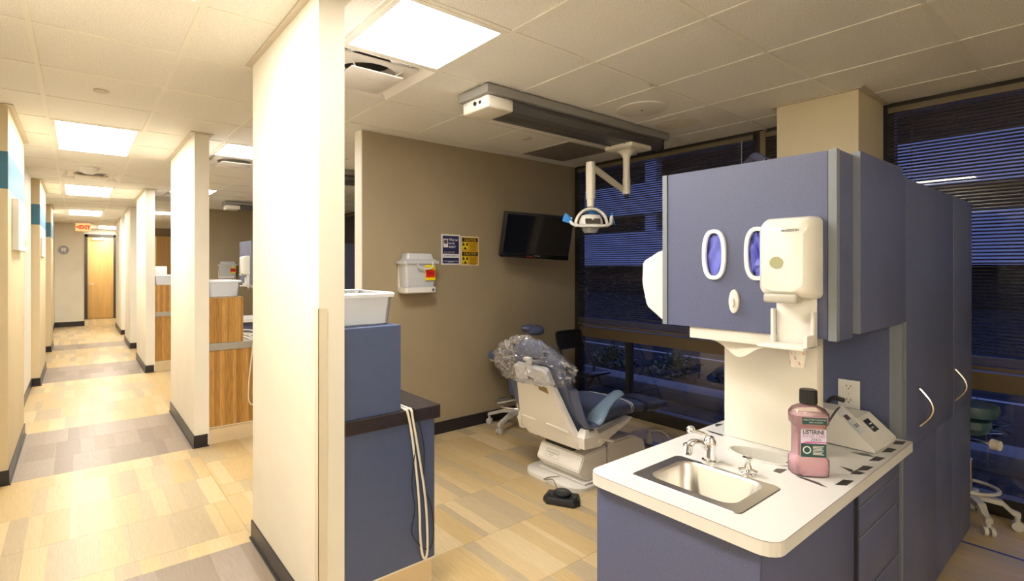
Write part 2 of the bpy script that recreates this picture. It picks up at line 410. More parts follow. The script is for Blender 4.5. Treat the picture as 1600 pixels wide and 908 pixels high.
# structural pillar by the windows
pil = struct('wall_pillar', box(new(), 3.89, XW-.03, 1.03, 1.485, 0, H), M('pillar_paint', (.66, .57, .39), .6, var=.02, vscale=3), 'cream structural pillar rising to the ceiling by the windows')
angle_trim(3.89, XW-.04, 1.03, 1.485, pil)

# ------------------------------------------------------------------ ceiling: slab, tiles, tee grid
ceiling = struct('ceiling', box(new(), XL-.12, XW+.1, -3.2, 18.1, H+.12, H+.2), ceil_m, 'suspended ceiling of speckled square boards')
ctile = {}
special = set()
def mark(i, j): special.add((i, j))
mark(-2, 21); mark(-2, 22)
corr_lights = [-4, 2, 8, 14]             # first row index of each two-cell corridor light
for j in corr_lights: mark(-3, j); mark(-3, j+1)
bay_lights = [(-1, -3), (-1, 2), (-1, 7), (-1, 13)]
for i, j in bay_lights: mark(i, j)
vents = [(-1, -2), (-3, 6), (-1, 3), (-1, 8)]
for c in vents: mark(*c)
mark(3, -1)
def ctile_obj(x0, x1, y0, y1, m=None):
    k = (round(x1-x0, 3), round(y1-y0, 3), m.name if m else '')
    if k not in ctile:
        bm = box(new(), -(x1-x0)/2+.002, (x1-x0)/2-.002, -(y1-y0)/2+.002, (y1-y0)/2-.002, 0, .009)
        ctile[k] = finish(bm, 'ceiling_tile', m or ceil_m, False)
    o = bpy.data.objects.new('ceiling_tile', ctile[k]); C.objects.link(o); o.parent = ceiling
    o.location = ((x0+x1)/2, (y0+y1)/2, H+.002)
    return o
for j in range(-6, 24):
    for i in range(-4, 5):
        x0, x1 = max(gx(i), XL), min(gx(i+1), XW); y0, y1 = gy(j), min(gy(j+1), YE if i < -2 else 17.96)
        if j > 19 and i == -3: x0 = .13; y1 = min(gy(j+1), 17.96)
        if j > 19 and i < -3: continue
        if y1-y0 < .05 or x1-x0 < .05: continue
        if (j > 11 and i > 1) or (i, j) in special: continue
        ctile_obj(x0, x1, y0, y1)
for i in range(-3, 5):
    y1 = 18 if i < 2 else 10.48
    obj('ceiling_tee', box(new(), gx(i)-.012, gx(i)+.012, -3.1, y1, H-.002, H+.003), tbar_m, ceiling, False)
for j in range(-6, 21):
    x1 = XW if j <= 11 else 2.8
    obj('ceiling_cross_tee', box(new(), XL, x1, gy(j)-.011, gy(j)+.011, H-.0012, H+.003), tbar_m, ceiling, False)
obj('ceiling_wall_angle', box(new(), 1.84, XW, YB-.022, YB-.001, H-.004, H), tbar_m, ceiling, False)

# ------------------------------------------------------------------ ceiling fixtures
def ceiling_light(x0, x1, y0, y1, col, st, nm, label, group):
    t = thing('ceiling_light', label, 'light', ((x0+x1)/2, (y0+y1)/2, H-.004), group=group)
    bm = new()
    for a in ((x0+.012, x0+.04, y0+.012, y1-.012), (x1-.04, x1-.012, y0+.012, y1-.012), (x0+.04, x1-.04, y0+.012, y0+.04), (x0+.04, x1-.04, y1-.04, y1-.012)): box(bm, *a, H-.004, H+.006)
    obj('frame', bm, tbar_m, t, False)
    obj('diffuser', box(new(), x0+.032, x1-.032, y0+.032, y1-.032, H+.001, H+.005), emission(nm, col, st), t, False)
for j, wh in zip(corr_lights, ('beside the near stub wall', 'beside the first tan wall pier', 'beside the second wall pier', 'close before the exit sign')):
    ceiling_light(gx(-3), gx(-2), gy(j), gy(j+2), COL_COR, LAMP_COR, 'corridor_lamp', 'long lit light panel in the corridor ceiling '+wh, 'corridor ceiling lights')
ceiling_light(gx(-3), gx(-2), gy(-10), gy(-8), COL_COR, LAMP_COR, 'corridor_lamp', 'long lit light panel at the start of the corridor ceiling', 'corridor ceiling lights')
ceiling_light(gx(-2), gx(-1), gy(21), gy(23), COL_COR, LAMP_COR, 'corridor_lamp', 'lit light panel in the ceiling before the maple door', None)
for n, (i, j) in enumerate(bay_lights):
    lab = ('square lit light panel beside the open square air vent over the dental bay', 'square lit light panel in the next bay beside the second stub wall', 'square lit light panel in the next bay before the third stub wall', 'square lit light panel in the farthest bay beyond the far taupe wall')[n]
    ceiling_light(gx(i), gx(i+1), gy(j), gy(j+1), COL_BAY, LAMP_BAY if n == 0 else LAMP_COR*1.35, 'bay_lamp' if n == 0 else 'far_bay_lamp', lab, None if n == 0 else 'lights of the farther bays')
def air_vent(i, j, label, group=None):
    x0, x1, y0, y1 = gx(i)+.012, gx(i+1)-.012, gy(j)+.012, gy(j+1)-.012; cx, cy = (x0+x1)/2, (y0+y1)/2
    t = thing('air_vent', label, 'vent', (cx, cy, H-.05), group=group)
    def ring(o, i_, z0, z1, bm):
        loft(bm, [[Vector((cx+sx*o, cy+sy*o, z0)) for sx, sy in ((-1, -1), (1, -1), (1, 1), (-1, 1))], [Vector((cx+sx*i_, cy+sy*i_, z1)) for sx, sy in ((-1, -1), (1, -1), (1, 1), (-1, 1))]], False, False); return bm
    h = (x1-x0)/2
    m = M('vent_white', (.80, .75, .68), .4)
    obj('pan', ring(h, .155, H-.001, H+.085, new()), m, t, False)
    bm = lathe(new(), [(.15, H+.08), (.15, H+.086)], cx, cy, 24); obj('duct', bm, black_ink, t)
    bm = plate(new(), [(-.225, -.225), (.225, -.225), (.225, .225), (-.225, .225)], [oval(0, 0, .175, .175, 24)], lambda a, b, k: Vector((cx+a, cy+b, H+.012+k)), .006); obj('middle_plate', bm, m, t, False)
    obj('plaque', box(new(), cx-.16, cx+.16, cy-.16, cy+.16, H-.028, H-.02, .003), m, t)
    bm = new()
    for sx in (-1, 1):
        for sy in (-1, 1): cyl(bm, (cx+sx*.11, cy+sy*.11, H-.022), (cx+sx*.2, cy+sy*.2, H+.05), .005, n=6)
    obj('hanger', bm, m, t)
    bm = lathe(new(), [(.045, H-.03), (.045, H-.0285), (.006, H-.031), (.006, H-.0335)], cx, cy, 20); obj('hub', bm, m, t)
air_vent(-1, -2, 'white stepped square air vent showing its dark duct, next to the bright panel')
air_vent(-3, 6, 'white square air vent in the corridor ceiling between two light panels')
air_vent(-1, 3, 'white square air vent beside the second stub wall', 'vents in the farther bays')
air_vent(-1, 8, 'white square air vent beside the third stub wall', 'vents in the farther bays')
# return-air grille: dark perforated square board
t = thing('return_grille', 'dark perforated square grille in the ceiling near the window corner', 'vent', (gx(3)+.305, gy(-1)+.305, H-.003))
m = speckle('perforated_metal', (.36, .32, .27), (.14, .12, .10), .6, 260, .5)
obj('grille_plate', box(new(), gx(3)+.012, gx(4)-.012, gy(-1)+.012, gy(0)-.012, H-.002, H+.004), m, t, False)
# round speaker and flat cover rings
t = thing('ceiling_speaker', 'large round beige cover plate with a centre screw on the ceiling', 'ceiling plate', (3.17, 2.06, H-.012))
obj('cover', lathe(new(), [(.172, H), (.17, H-.007), (.15, H-.011), (.02, H-.012)], 3.17, 2.06, 40), M('speaker_cover', (.72, .68, .60), .6), t)
obj('screw', lathe(new(), [(.008, H-.011), (.008, H-.0145)], 3.17, 2.06, 10), black_ink, t)
solo('ceiling_disc', lathe(new(), [(.155, H-.001), (.154, H-.003)], 3.72, 2.12, 40), M('water_mark', (.70, .64, .52), .9, var=.06, vscale=14), 'faint brown round mark on the ceiling board beside the speaker plate', 'ceiling mark')
for x, y, lab in ((.117, 3.87, 'small round sprinkler cap in the corridor ceiling'), (3.1, 3.12, 'small round sprinkler cap in the ceiling beside the grey lamp track')):
    solo('sprinkler_cap', lathe(new(), [(.042, H), (.042, H-.006), (.034, H-.009)], x, y, 22), M('sprinkler_cap_paint', (.62, .55, .44), .5), lab, 'sprinkler cap')
t = thing('ceiling_camera', 'white bell-shaped fitting hanging at the corridor air vent', 'ceiling fitting', (.1, 6.95, H-.10))
obj('dome', lathe(new(), [(.10, H), (.098, H-.015), (.075, H-.05), (.03, H-.07)], .1, 6.95, 24), white_pl, t)

# ------------------------------------------------------------------ exit sign
t = thing('exit_sign', 'lit red exit sign hanging below the corridor ceiling', 'exit sign', (.1, 15.3, 2.36))
obj('mount', box(new(), -.06, .26, 15.28, 15.33, 2.555, H, .004), tbar_m, t)
obj('panel', box(new(), -.05, .25, 15.3, 15.312, 2.37, 2.555, .003), M('exit_panel', (.85, .50, .30), .3, emit=(1, .42, .14), estr=.45), t)
text('<EXIT', .125, (.1, 15.299, 2.46), (1, 0, 0), (0, 0, 1), M('exit_red', (.8, .03, .02), .4, emit=(1, .02, .01), estr=.35), t, 'lettering', bold=.006, squeeze=.86)

# ------------------------------------------------------------------ windows, blinds, outdoors
def window(name, y0, y1, muls, label):
    t = thing(name, label, None, (XW, (y0+y1)/2, 0), kind='structure')
    bm = new()
    box(bm, XW, XW+.09, y0, y1, 2.555, H); box(bm, XW-.01, XW+.09, y0, y1, 0, .11); box(bm, XW, XW+.09, y0, y0+.06, .11, 2.555); box(bm, XW, XW+.09, y1-.06, y1, .11, 2.555)
    obj('frame', bm, dark_fr, t, False)
    obj('transom', box(new(), XW, XW+.09, y0+.06, y1-.06, .735, .845), tan_fr, t, False)
    for y in muls: obj('mullion', box(new(), XW+.01, XW+.09, y-.02, y+.02, .11, .735), dark_fr, t, False)
    obj('pane', box(new(), XW+.05, XW+.054, y0+.06, y1-.06, .845, 2.555), glass, t, False)
    obj('pane', box(new(), XW+.05, XW+.054, y0+.06, y1-.06, .11, .735), glass, t, False)
    return t
window('window_1', 1.80, YB, [3.05], 'dark framed window wall left of the pillar')
window('window_2', -3.2, 1.04, [-.6], 'dark framed window wall right of the pillar')
window('window_3', 1.48, 1.76, [], 'narrow dark framed window beside the pillar')
window('window_4', YB+.12, 10.48, [6.0, 8.2], 'dark framed window wall of the next bay')
struct('trim_2', box(new(), XW-.035, XW+.09, 1.76, 1.80, 0, H-.02), M('lit_mullion', (.22, .165, .085), .5), 'tan window post between two blinds')  # lighter than the other mullions: light on the post is in its colour
struct('wall_window_end', box(new(), XW, XW+.1, 10.60, 16.72, 0, H), cream)
struct('wall_window_head', box(new(), XW, XW+.1, -3.2, 16.72, H+.0005, H+.12), cream)
slat_cache = {}
def blind(y0, y1, label, tilt=-19, z_lo=.955, whole=False):
    L = y1-y0; yc = (y0+y1)/2; xb = XW-.03
    t = thing('window_blind', label, 'blind', (xb, yc, .87))
    obj('head_rail', box(new(), xb-.022, xb+.018, y0, y1, 2.515, 2.553), M('blind_rail', (.17, .135, .085), .4), t, False)
    k = round(L, 3)
    def slat_bm(bm, y, z):
        a = math.radians(tilt); hw = .0125
        pts = [(-hw, -.0018), (0, .0006), (hw, -.0018)]
        top = [Vector((xb+px*math.cos(a), 0, z+px*math.sin(a)+pz)) for px, pz in pts]
        loft(bm, [[Vector((p.x, y-L/2, p.z)) for p in top]+[Vector((p.x, y-L/2, p.z-.0006)) for p in reversed(top)], [Vector((p.x, y+L/2, p.z)) for p in top]+[Vector((p.x, y+L/2, p.z-.0006)) for p in reversed(top)]])
        return bm
    zs = []; z = 2.50
    while z > z_lo: zs.append(z); z -= .0215
    if whole:
        bm = new()
        for z in zs: slat_bm(bm, yc, z)
        o = obj('slats', bm, slat_m, t, False); o['kind'] = 'stuff'
    else:
        first = None
        for z in zs:
            if first is None: first = obj('slat', slat_bm(new(), yc, z), slat_m, t, False)
            else:
                o = first.copy(); C.objects.link(o); o.parent = t; o.location = (0, 0, z-zs[0])
    bm = new()
    n = 9
    for q in range(n): box(bm, xb-.013, xb+.013, y0, y1, z_lo-.012-q*.006, z_lo-.0095-q*.006)
    obj('slat_stack', bm, slat_m, t, False)
    obj('bottom_rail', box(new(), xb-.014, xb+.014, y0, y1, z_lo-.09, z_lo-.068, .003), tan_fr, t, False)
    bm = new()
    for q in range(max(2, int(L/.55)+1)):
        y = y0+.12+(L-.24)*q/max(1, int(L/.55)); box(bm, xb-.016, xb-.015, y-.0012, y+.0012, z_lo-.07, 2.515)
    obj('ladder_cord', bm, M('blind_cord', (.08, .07, .06), .7), t, False)
blind(1.845, 3.63, 'dark slatted blind over the window left of the pillar')
blind(-1.55, 1.00, 'dark slatted blind over the window right of the pillar')
blind(1.52, 1.75, 'narrow dark slatted blind beside the pillar')
blind(4.0, 10.3, 'dark slatted blind in the next bay', -48, whole=True)
bm = cyl(new(), (XW-.075, 1.93, 1.55), (XW-.055, 1.93, 2.52), .004); solo('blind_wand', bm, M('clear_wand', (.35, .38, .45), .2), 'thin clear tilt wand hanging from the blind near the pillar', 'blind wand')
# outdoors
struct('ground_outside', box(new(), XW+.2, 70, -40, 60, -.35, -.25), M('asphalt', (.032, .032, .038), 1.0, var=.25, vscale=3, spec=0.0), 'dark asphalt outside')
o = solo('kerb', box(new(), 6.2, 6.6, -8, 26, -.25, -.08, .02), M('concrete_kerb', (.11, .11, .12), .8, var=.1, vscale=6), 'pale concrete kerb outside the window', 'kerb')
for x, w_ in ((9.5, .12), (13.5, .12)): solo('parking_line', box(new(), x, x+w_, -10, 40, -.25, -.245), M('road_paint', (.25, .26, .28), .7), 'pale painted line on the asphalt outside', 'road marking', 'painted lines outside')
conc = M('garage_concrete', (.52, .54, .60), .8, var=.06, vscale=.6); dark_in = M('garage_shade', (.02, .018, .018), .9)
t = thing('parking_garage', 'pale banded parking garage across the street seen through the blinds', 'building', (32, 18, -.25))
obj('deck_shade_block', box(new(), 31.2, 40, -30, 70, -.25, 9.5), dark_in, t, False)  # near-black block: shade inside the open decks is put into its colour
for z0, z1 in ((1.6, 3.9), (5.0, 7.1), (8.6, 9.8)): obj('spandrel', box(new(), 30, 30.4, -30, 70, z0, z1), conc, t, False)
for y in (-22, -12, -2, 8, 18.6, 29, 40, 52): obj('pier', box(new(), 30.2, 30.9, y, y+.8, -.25, 9.5), conc, t, False)
for z in (1.6, 5.0, 8.6): obj('deck', box(new(), 30.4, 38, -30, 70, z, z+.3), conc, t, False)
def shrub(x, y, r, lab):
    bm = new(); rnd = random.Random(int(x*37+y*11))
    for _ in range(240):
        a, b = rnd.uniform(0, 2*PI), rnd.uniform(0, PI/2); q = r*rnd.uniform(.4, 1)
        p = Vector((x+q*math.cos(a)*math.cos(b), y+q*math.sin(a)*math.cos(b), -.22+q*math.sin(b)*.8)); d = Vector((rnd.uniform(-1, 1), rnd.uniform(-1, 1), rnd.uniform(-.3, 1))).normalized()*r*.25
        s = d.cross(Vector((rnd.random(), rnd.random(), 1))).normalized()*r*.06
        quad(bm, p, p+d*.5+s, p+d, p+d*.5-s)
    solo('shrub', bm, M('leaf_green', (.05, .09, .045), .6, var=.3, vscale=20), lab, 'shrub', 'low shrubs outside the window', False)
for x, y in ((7.4, 5.4), (7.6, 6.5), (7.5, 3.3), (7.4, 1.2), (7.6, 2.2), (7.5, 4.3)): shrub(x, y, .42, 'low dark shrub growing behind the kerb outside')

# ------------------------------------------------------------------ island: sink counter, cabinets
ZC = .797
def island(dy, near=True, suffix='of the far bay'):
    y = lambda v: v+dy
    nm = (lambda a, b: a if near else b)
    # base cabinet
    t = thing('base_cabinet', nm('blue speckled base cabinet with drawers under the white sink counter', 'blue base cabinet in the next bay behind the near stub wall'), 'cabinet', (2.0, y(.82), 0))
    bm = new(); box(bm, 1.42, 2.63, y(.582), y(.60), .0, .758); box(bm, 1.42, 1.44, y(.60), y(1.087), 0, .758); box(bm, 1.44, 2.63, y(1.069), y(1.087), 0, .758); box(bm, 1.44, 2.63, y(.60), y(1.069), 0, .02)
    obj('carcass', bm, blue, t, False)
    if near:
        obj('end_panel', box(new(), 1.412, 1.42, .578, 1.087, 0, .758, .001), blue, t)
        obj('side_panel', box(new(), 1.42, 2.125, .574, .582, 0, .75, .002), blue, t)
        for z0, z1 in ((.672, .75), (.567, .666), (.36, .561), (.01, .354)):
            d = obj('drawer', box(new(), 2.135, 2.615, .562, .582, z0, z1, .0015), blue, t)
            obj('edge_band', box(new(), 2.135, 2.615, .5618, .575, z1-.0025, z1+.0004), blue_edge, d, False)
        obj('edge_strip', box(new(), 2.12, 2.135, .565, .582, 0, .75), M('gap_shade', (.02, .02, .03), .6), t, False)  # shade of the open gap beside the drawers, painted as a dark strip
    # counter top with cut-outs for sink and chute
    ct = thing('counter_top', nm('white laminate counter top with rounded corners and black inlaid shapes', 'white laminate counter top in the next bay'), 'counter', (2.0, y(.82), .758))
    out = [p for p in rrect(1.38, 2.70, .528, 1.105, .05) if p[0] < 2.5]; out = [(2.644, .528), (2.644, 1.105)]+out
    holes = [rrect(1.508, 1.742, .688, .965, .045), oval(2.0, .815, .057, .105, 30)] if near else []
    obj('slab', plate(new(), [(a, b+dy) for a, b in out], holes, lambda a, b, k: Vector((a, b, ZC-k)), .038), white_top, ct, False)
    lip = [Vector((a, b+dy, ZC-.0005)) for a, b in out]
    if near:
        obj('edge_line', tube(new(), lip[1:]+lip[:1], .0009, 4), M('laminate_seam', (.20, .13, .13), .5), ct)
        def px(pts): return [onZ(1140+a/3.66, 660+b/3.66, ZC) for a, b in pts]
        inl = [[(933, 125), (950, 105), (1010, 112), (990, 128)], [(868, 172), (905, 145), (955, 155), (925, 172)], [(798, 220), (835, 195), (890, 205), (855, 222)], [(722, 275), (765, 248), (822, 256), (790, 275)],
               [(690, 295), (720, 275), (775, 292), (745, 299)], [(603, 358), (650, 328), (712, 335), (670, 362)], [(378, 308), (420, 316), (510, 345), (557, 373), (525, 364)], [(248, 280), (268, 265), (330, 270), (290, 293)], [(320, 232), (358, 212), (358, 236)], [(633, 252), (668, 262), (700, 270), (712, 282), (690, 284)], [(690, 170), (790, 180), (830, 200), (760, 190)]]
        for q in inl: obj('inlay', poly(new(), [p+Vector((0, 0, .0008)) for p in px(q)], (0, 0, -.0006)), M('black_inlay', (.035, .028, .026), .3), ct, False)
        for q in ([(285, 185), (495, 245), (495, 262), (320, 210)], [(390, 105), (490, 104), (485, 112), (400, 138)]):
            obj('inlay', poly(new(), [onZ(1070+a/8.256, 650+b/8.256, ZC)+Vector((0, 0, .0008)) for a, b in q], (0, 0, -.0006)), M('black_inlay', (.035, .028, .026), .3), ct, False)
    # cream splash panel between counter and wall cabinet
    solo('splash_panel', box(new(), 2.13, 2.19, y(.683), y(1.008), ZC+.0005, 1.263, .004), cream, nm('cream wall panel standing between the sink counter and the wall cabinet', 'cream wall panel on the counter of the next bay'), 'wall panel')
    # wall cabinet
    t = thing('wall_cabinet', nm('blue speckled wall cabinet with two oval glove holes in its end', 'blue wall cabinet above the counter of the next bay'), 'cabinet', (2.2, y(.82), 1.262))
    bm = new(); box(bm, 1.87, 2.64, y(.56), y(.575), 1.262, 1.84); box(bm, 1.87, 2.64, y(1.075), y(1.09), 1.262, 1.84); box(bm, 1.87, 2.64, y(.575), y(1.075), 1.262, 1.28); box(bm, 1.87, 2.64, y(.575), y(1.075), 1.822, 1.84)
    obj('carcass', bm, blue, t, False)
    hl = [oval(.908, 1.5315, .030, .078, 30, 2.6), oval(.763, 1.5285, .030, .078, 30, 2.6)] if near else []
    obj('end_panel', plate(new(), [(y(.566), 1.262), (y(1.088), 1.262), (y(1.088), 1.842), (y(.566), 1.842)], hl, lambda a, b, k: Vector((1.85+k, a, b)), .02), blue, t, False)
    obj('edge_strip', box(new(), 1.846, 1.872, y(1.091), y(1.109), 1.262, 1.842), blue_edge, t, False)
    obj('edge_strip', box(new(), 1.846, 1.872, y(.542), y(.5635), 1.258, 1.845), blue_edge, t, False)
    if near:
        obj('side_panel', box(new(), 1.872, 1.992, .542, .56, 1.258, 1.843, .001), blue, t)
        d = obj('cabinet_door', box(new(), 1.996, 2.485, .524, .544, 1.272, 1.853, .0015), blue, t)
        bm = box(new(), 1.9945, 1.9965, .5235, .544, 1.272, 1.853); box(bm, 1.996, 2.485, .5235, .544, 1.852, 1.8535); obj('edge_band', bm, blue_edge, d, False)
        obj('side_panel', box(new(), 2.488, 2.645, .548, .562, 1.268, 1.846, .001), blue, t)
        rim = M('white_rim', (.86, .83, .77), .3)
        for cy_ in (.908, .763):
            bm = plate(new(), oval(cy_, 1.53, .041, .090, 32, 2.6), [oval(cy_, 1.53, .029, .077, 32, 2.6)], lambda a, b, k: Vector((1.8495-.012+k, a, b)), .0125)
            obj('glove_hole_rim', bm, rim, t, True)
    # tall cabinet
    t = thing('tall_cabinet', nm('tall dark blue cabinet with two doors and bow handles by the window', 'tall dark blue cabinet in the next bay'), 'cabinet', (3.35, y(.83), 0))
    obj('carcass', box(new(), 2.665, 4.035, y(.582), y(1.025), 0, 1.845), blue, t, False)
    if near:
        obj('edge_strip', box(new(), 2.646, 2.672, .562, .60, 0, 1.845), blue_edge, t, False)
        obj('side_panel', box(new(), 2.647, 2.664, .60, 1.025, ZC+.001, 1.845), blue, t, False)
        for x0, x1 in ((2.682, 3.56), (3.566, 4.034)):
            d = obj('cabinet_door', box(new(), x0, x1, .556, .576, .738, 1.843, .0015), blue, t)
            bm = box(new(), x0-.0004, x0+.003, .5555, .576, .738, 1.8435); obj('edge_band', bm, blue_edge, d, False)
            hx = x0+.215 if x0 < 3 else x0+.03
            pts = [(hx, .556-math.sin(PI*q/12)*.042, .965-.158*q/12) for q in range(13)]
            obj('bow_handle', tube(new(), pts, .0055, 8, flat=((1, 0, 0), .008)), nickel, d)
        for x0, x1 in ((2.682, 3.24), (3.246, 3.566), (3.572, 4.034)): obj('lower_panel', box(new(), x0, x1, .562, .58, .02, .73, .0015), blue, t)
    else: obj('door_front', box(new(), 2.68, 4.04, y(.556), y(.578), .06, 1.84, .002), blue, t)
island(0.0); island(6.46, False)

# sink and chute
t = thing('sink', 'stainless steel bar sink set into the white counter', 'sink', (1.62, .828, .66))
bm = new()
rg = lambda x0, x1, y0, y1, r, z: [Vector((a, b, z)) for a, b in rrect(x0, x1, y0, y1, r, 6)]
loft(bm, [rg(1.472, 1.760, .655, 1.0, .02, ZC+.0006), rg(1.474, 1.758, .657, .998, .02, ZC+.003), rg(1.508, 1.742, .692, .962, .045, ZC+.0028), rg(1.514, 1.736, .698, .956, .045, ZC-.006), rg(1.522, 1.728, .708, .946, .05, ZC-.10), rg(1.545, 1.705, .73, .924, .045, ZC-.125)], False, True)
obj('basin', bm, steel, t)
obj('drain', lathe(new(), [(.036, ZC-.1245), (.036, ZC-.122), (.022, ZC-.1215), (.022, ZC-.1235)], 1.625, .83, 20), chrome, t)
t = thing('waste_chute', 'white oval recessed chute in the counter before the cream panel', 'waste chute', (2.0, .815, .70))
bm = new()
loft(bm, [sring(2.0, .815, ZC+.0006, .066, .115, 36), sring(2.0, .815, ZC+.005, .064, .113, 36), sring(2.0, .815, ZC+.0045, .058, .106, 36), sring(2.0, .815, ZC-.01, .055, .102, 36), sring(2.0, .815, ZC-.065, .046, .09, 36)], False, True)
obj('bowl', bm, M('chute_plastic', (.62, .60, .54), .35), t)
# faucet
t = thing('faucet', 'chrome faucet with a ball lever behind the steel sink', 'faucet', (1.80, .90, ZC))
obj('body', lathe(new(), [(.027, ZC+.0005), (.027, ZC+.006), (.021, ZC+.01), (.020, ZC+.05), (.022, ZC+.056), (.020, ZC+.075), (.012, ZC+.088)], 1.80, .90, 22), chrome, t)
obj('spout', tube(new(), spline([(1.80, .90, ZC+.03), (1.775, .915, ZC+.062), (1.745, .93, ZC+.07), (1.728, .94, ZC+.058)]), .012, 12), chrome, t)
obj('aerator', lathe(new(), [(.014, ZC+.03), (.016, ZC+.034), (.016, ZC+.062), (.011, ZC+.068)], 1.726, .941, 16), chrome, t)
lv = obj('lever', tube(new(), spline([(1.80, .90, ZC+.082), (1.785, .915, ZC+.096), (1.755, .94, ZC+.108)]), .0065, 10), chrome, t)
bm = new(); bmesh.ops.create_uvsphere(bm, u_segments=16, v_segments=10, radius=.0145); bmesh.ops.translate(bm, verts=bm.verts, vec=(1.75, .944, ZC+.112)); obj('ball_knob', bm, chrome, lv)
t = thing('small_tap', 'small chrome four-arm valve on the counter beside the sink', 'tap', (1.785, .768, ZC))
bm = lathe(new(), [(.021, ZC+.0005), (.020, ZC+.005), (.012, ZC+.010), (.011, ZC+.028), (.008, ZC+.033), (.008, ZC+.045), (.015, ZC+.052), (.016, ZC+.058), (.010, ZC+.061)], 1.785, .768, 18); obj('body', bm, chrome, t)
for a in (20, 110, 200, 290):
    c, s = math.cos(math.radians(a)), math.sin(math.radians(a)); bm = cyl(new(), (1.785, .768, ZC+.02), (1.785+c*.026, .768+s*.026, ZC+.011), .0055, .007, 10); obj('arm', bm, chrome, t)

# mouthwash bottle (local space, label faces -Y)
t = thing('mouthwash_bottle', 'mouthwash bottle of pink liquid with a black cap and green label', 'bottle', (1.957, .653, ZC), math.radians(-45))
prof = [(.050, .034, 0), (.054, .036, .004), (.0555, .037, .028), (.0545, .0365, .054), (.047, .031, .064), (.0465, .0305, .07), (.0465, .0305, .158), (.048, .032, .164), (.054, .0365, .172), (.055, .037, .198), (.0535, .0362, .207), (.044, .030, .220), (.026, .021, .229), (.0185, .0175, .233), (.0185, .0175, .238)]
sec = lambda s, zmax: [sring(0, 0, z, a*s, b*s, 36, 3.6) for a, b, z in prof if z <= zmax]
bottle_m = thin_clear('bottle_plastic', (.97, .92, .92), gloss=.03, rough=.04)
obj('bottle_body', loft(new(), sec(1, 1)), bottle_m, t, local=True)
liq = M('pink_mouthwash', (.93, .62, .71), .12, trans=.2, spec=.4)
lr = [sring(0, 0, max(z, .003), a*.965, b*.965, 36, 3.6) for a, b, z in prof if z <= .2]
obj('liquid', loft(new(), lr), liq, t, local=True)
cap = obj('cap', lathe(new(), [(.0235, .233), (.0250, .236), (.0242, .279), (.022, .281)], 0, 0, 28), black_pl, t, local=True)
bm = new()
for k in range(28):
    a = 2*PI*k/28; cyl(bm, (.0249*math.cos(a), .0249*math.sin(a), .238), (.0242*math.cos(a), .0242*math.sin(a), .277), .0009, n=4)
obj('cap_ridges', bm, black_pl, cap, local=True)
green = M('label_green', (.012, .075, .075), .35); lav = M('label_lavender', (.66, .62, .76), .35)
yf = -.0312
lab = obj('label', box(new(), -.038, .038, yf-.0006, yf, .066, .156), lav, t, False, True)
obj('label_band', box(new(), -.038, .038, yf-.0009, yf-.0005, .066, .110), green, lab, False, True)
obj('label_stripe', poly(new(), [(-.038, yf-.0009, .110), (.038, yf-.0009, .113), (.038, yf-.0009, .1165), (-.022, yf-.0009, .1165)], (0, .0003, 0)), M('label_pink', (.62, .12, .42), .4), lab, False, True)
X_, Z_ = (1, 0, 0), (0, 0, 1)
text('LISTERINE', .0185, (0, yf-.0006, .147), X_, Z_, black_ink, lab, local=True, bold=.0004, squeeze=.78)
text('TOTAL CARE', .0128, (0, yf-.0006, .1335), X_, Z_, M('label_purple', (.42, .10, .36), .4), lab, local=True, squeeze=.9)
text('ZERO', .0125, (.007, yf-.0006, .122), X_, Z_, navy, lab, local=True)
obj('seal', loft(new(), [[Vector((x, yf-.0010, z)) for x, z in oval(-.020, .089, .0125, .0125, 24)], [Vector((x, yf-.0006, z)) for x, z in oval(-.020, .089, .0125, .0125, 24)]]), white_ink, lab, False, True)
obj('seal', loft(new(), [[Vector((x, yf-.0013, z)) for x, z in oval(-.020, .089, .009, .009, 24)], [Vector((x, yf-.0010, z)) for x, z in oval(-.020, .089, .009, .009, 24)]]), green, lab, False, True)
bm = new()
for q in range(7): box(bm, -.002, .031-(q % 3)*.003, yf-.0012, yf-.0009, .101-q*.0045, .1028-q*.0045)
obj('small_print', bm, white_ink, lab, False, True)
sl = obj('shoulder_label', box(new(), -.036, .036, -.0382, -.0371, .174, .196), green, t, False, True)
text('GREAT FOR THE ENTIRE', .0062, (0, -.0382, .189), X_, Z_, white_ink, sl, local=True)
text('ZERO ALCOHOL', .0055, (.004, -.0382, .181), X_, Z_, white_ink, sl, local=True)

# curing device with sloped panels
t = thing('curing_device', 'white sloped tabletop device with control labels and a small dark screen', 'dental device', (2.48, .69, ZC))
def wedge(x0, x1, ya, yb, yt, za, zt):
    return poly(new(), [(x0, ya, ZC+.004), (x0, yb, ZC+.004), (x0, yb, zt), (x0, yt, zt), (x0, ya, za)], (x1-x0, 0, 0))
bd = obj('housing', wedge(2.35, 2.455, .575, .80, .70, .812, .932), white_pl, t, False)
h2 = obj('housing', wedge(2.456, 2.612, .572, .76, .655, .812, .892), white_pl, t, False)
obj('foot', box(new(), 2.358, 2.60, .582, .75, ZC, ZC+.004), black_ink, t, False)
def on_slope(x, s, p0, p1, lift=.0008):
    a, b = Vector((x, *p0)), Vector((x, *p1)); n = Vector((0, -(p1[1]-p0[1]), (p1[0]-p0[0]))).normalized()
    return a+(b-a)*s+n*lift
def patch(name, x0, x1, s0, s1, p0, p1, m, par, lift=.0008):
    obj(name, poly(new(), [on_slope(x0, s0, p0, p1, lift), on_slope(x1, s0, p0, p1, lift), on_slope(x1, s1, p0, p1, lift), on_slope(x0, s1, p0, p1, lift)], (0, .0003, -.0003)), m, par, False)
A0, A1 = (.575, .812), (.70, .932); B0, B1 = (.572, .812), (.655, .892)
patch('control_label', 2.362, 2.425, .36, .97, A0, A1, M('pale_label', (.70, .70, .72), .5), bd)
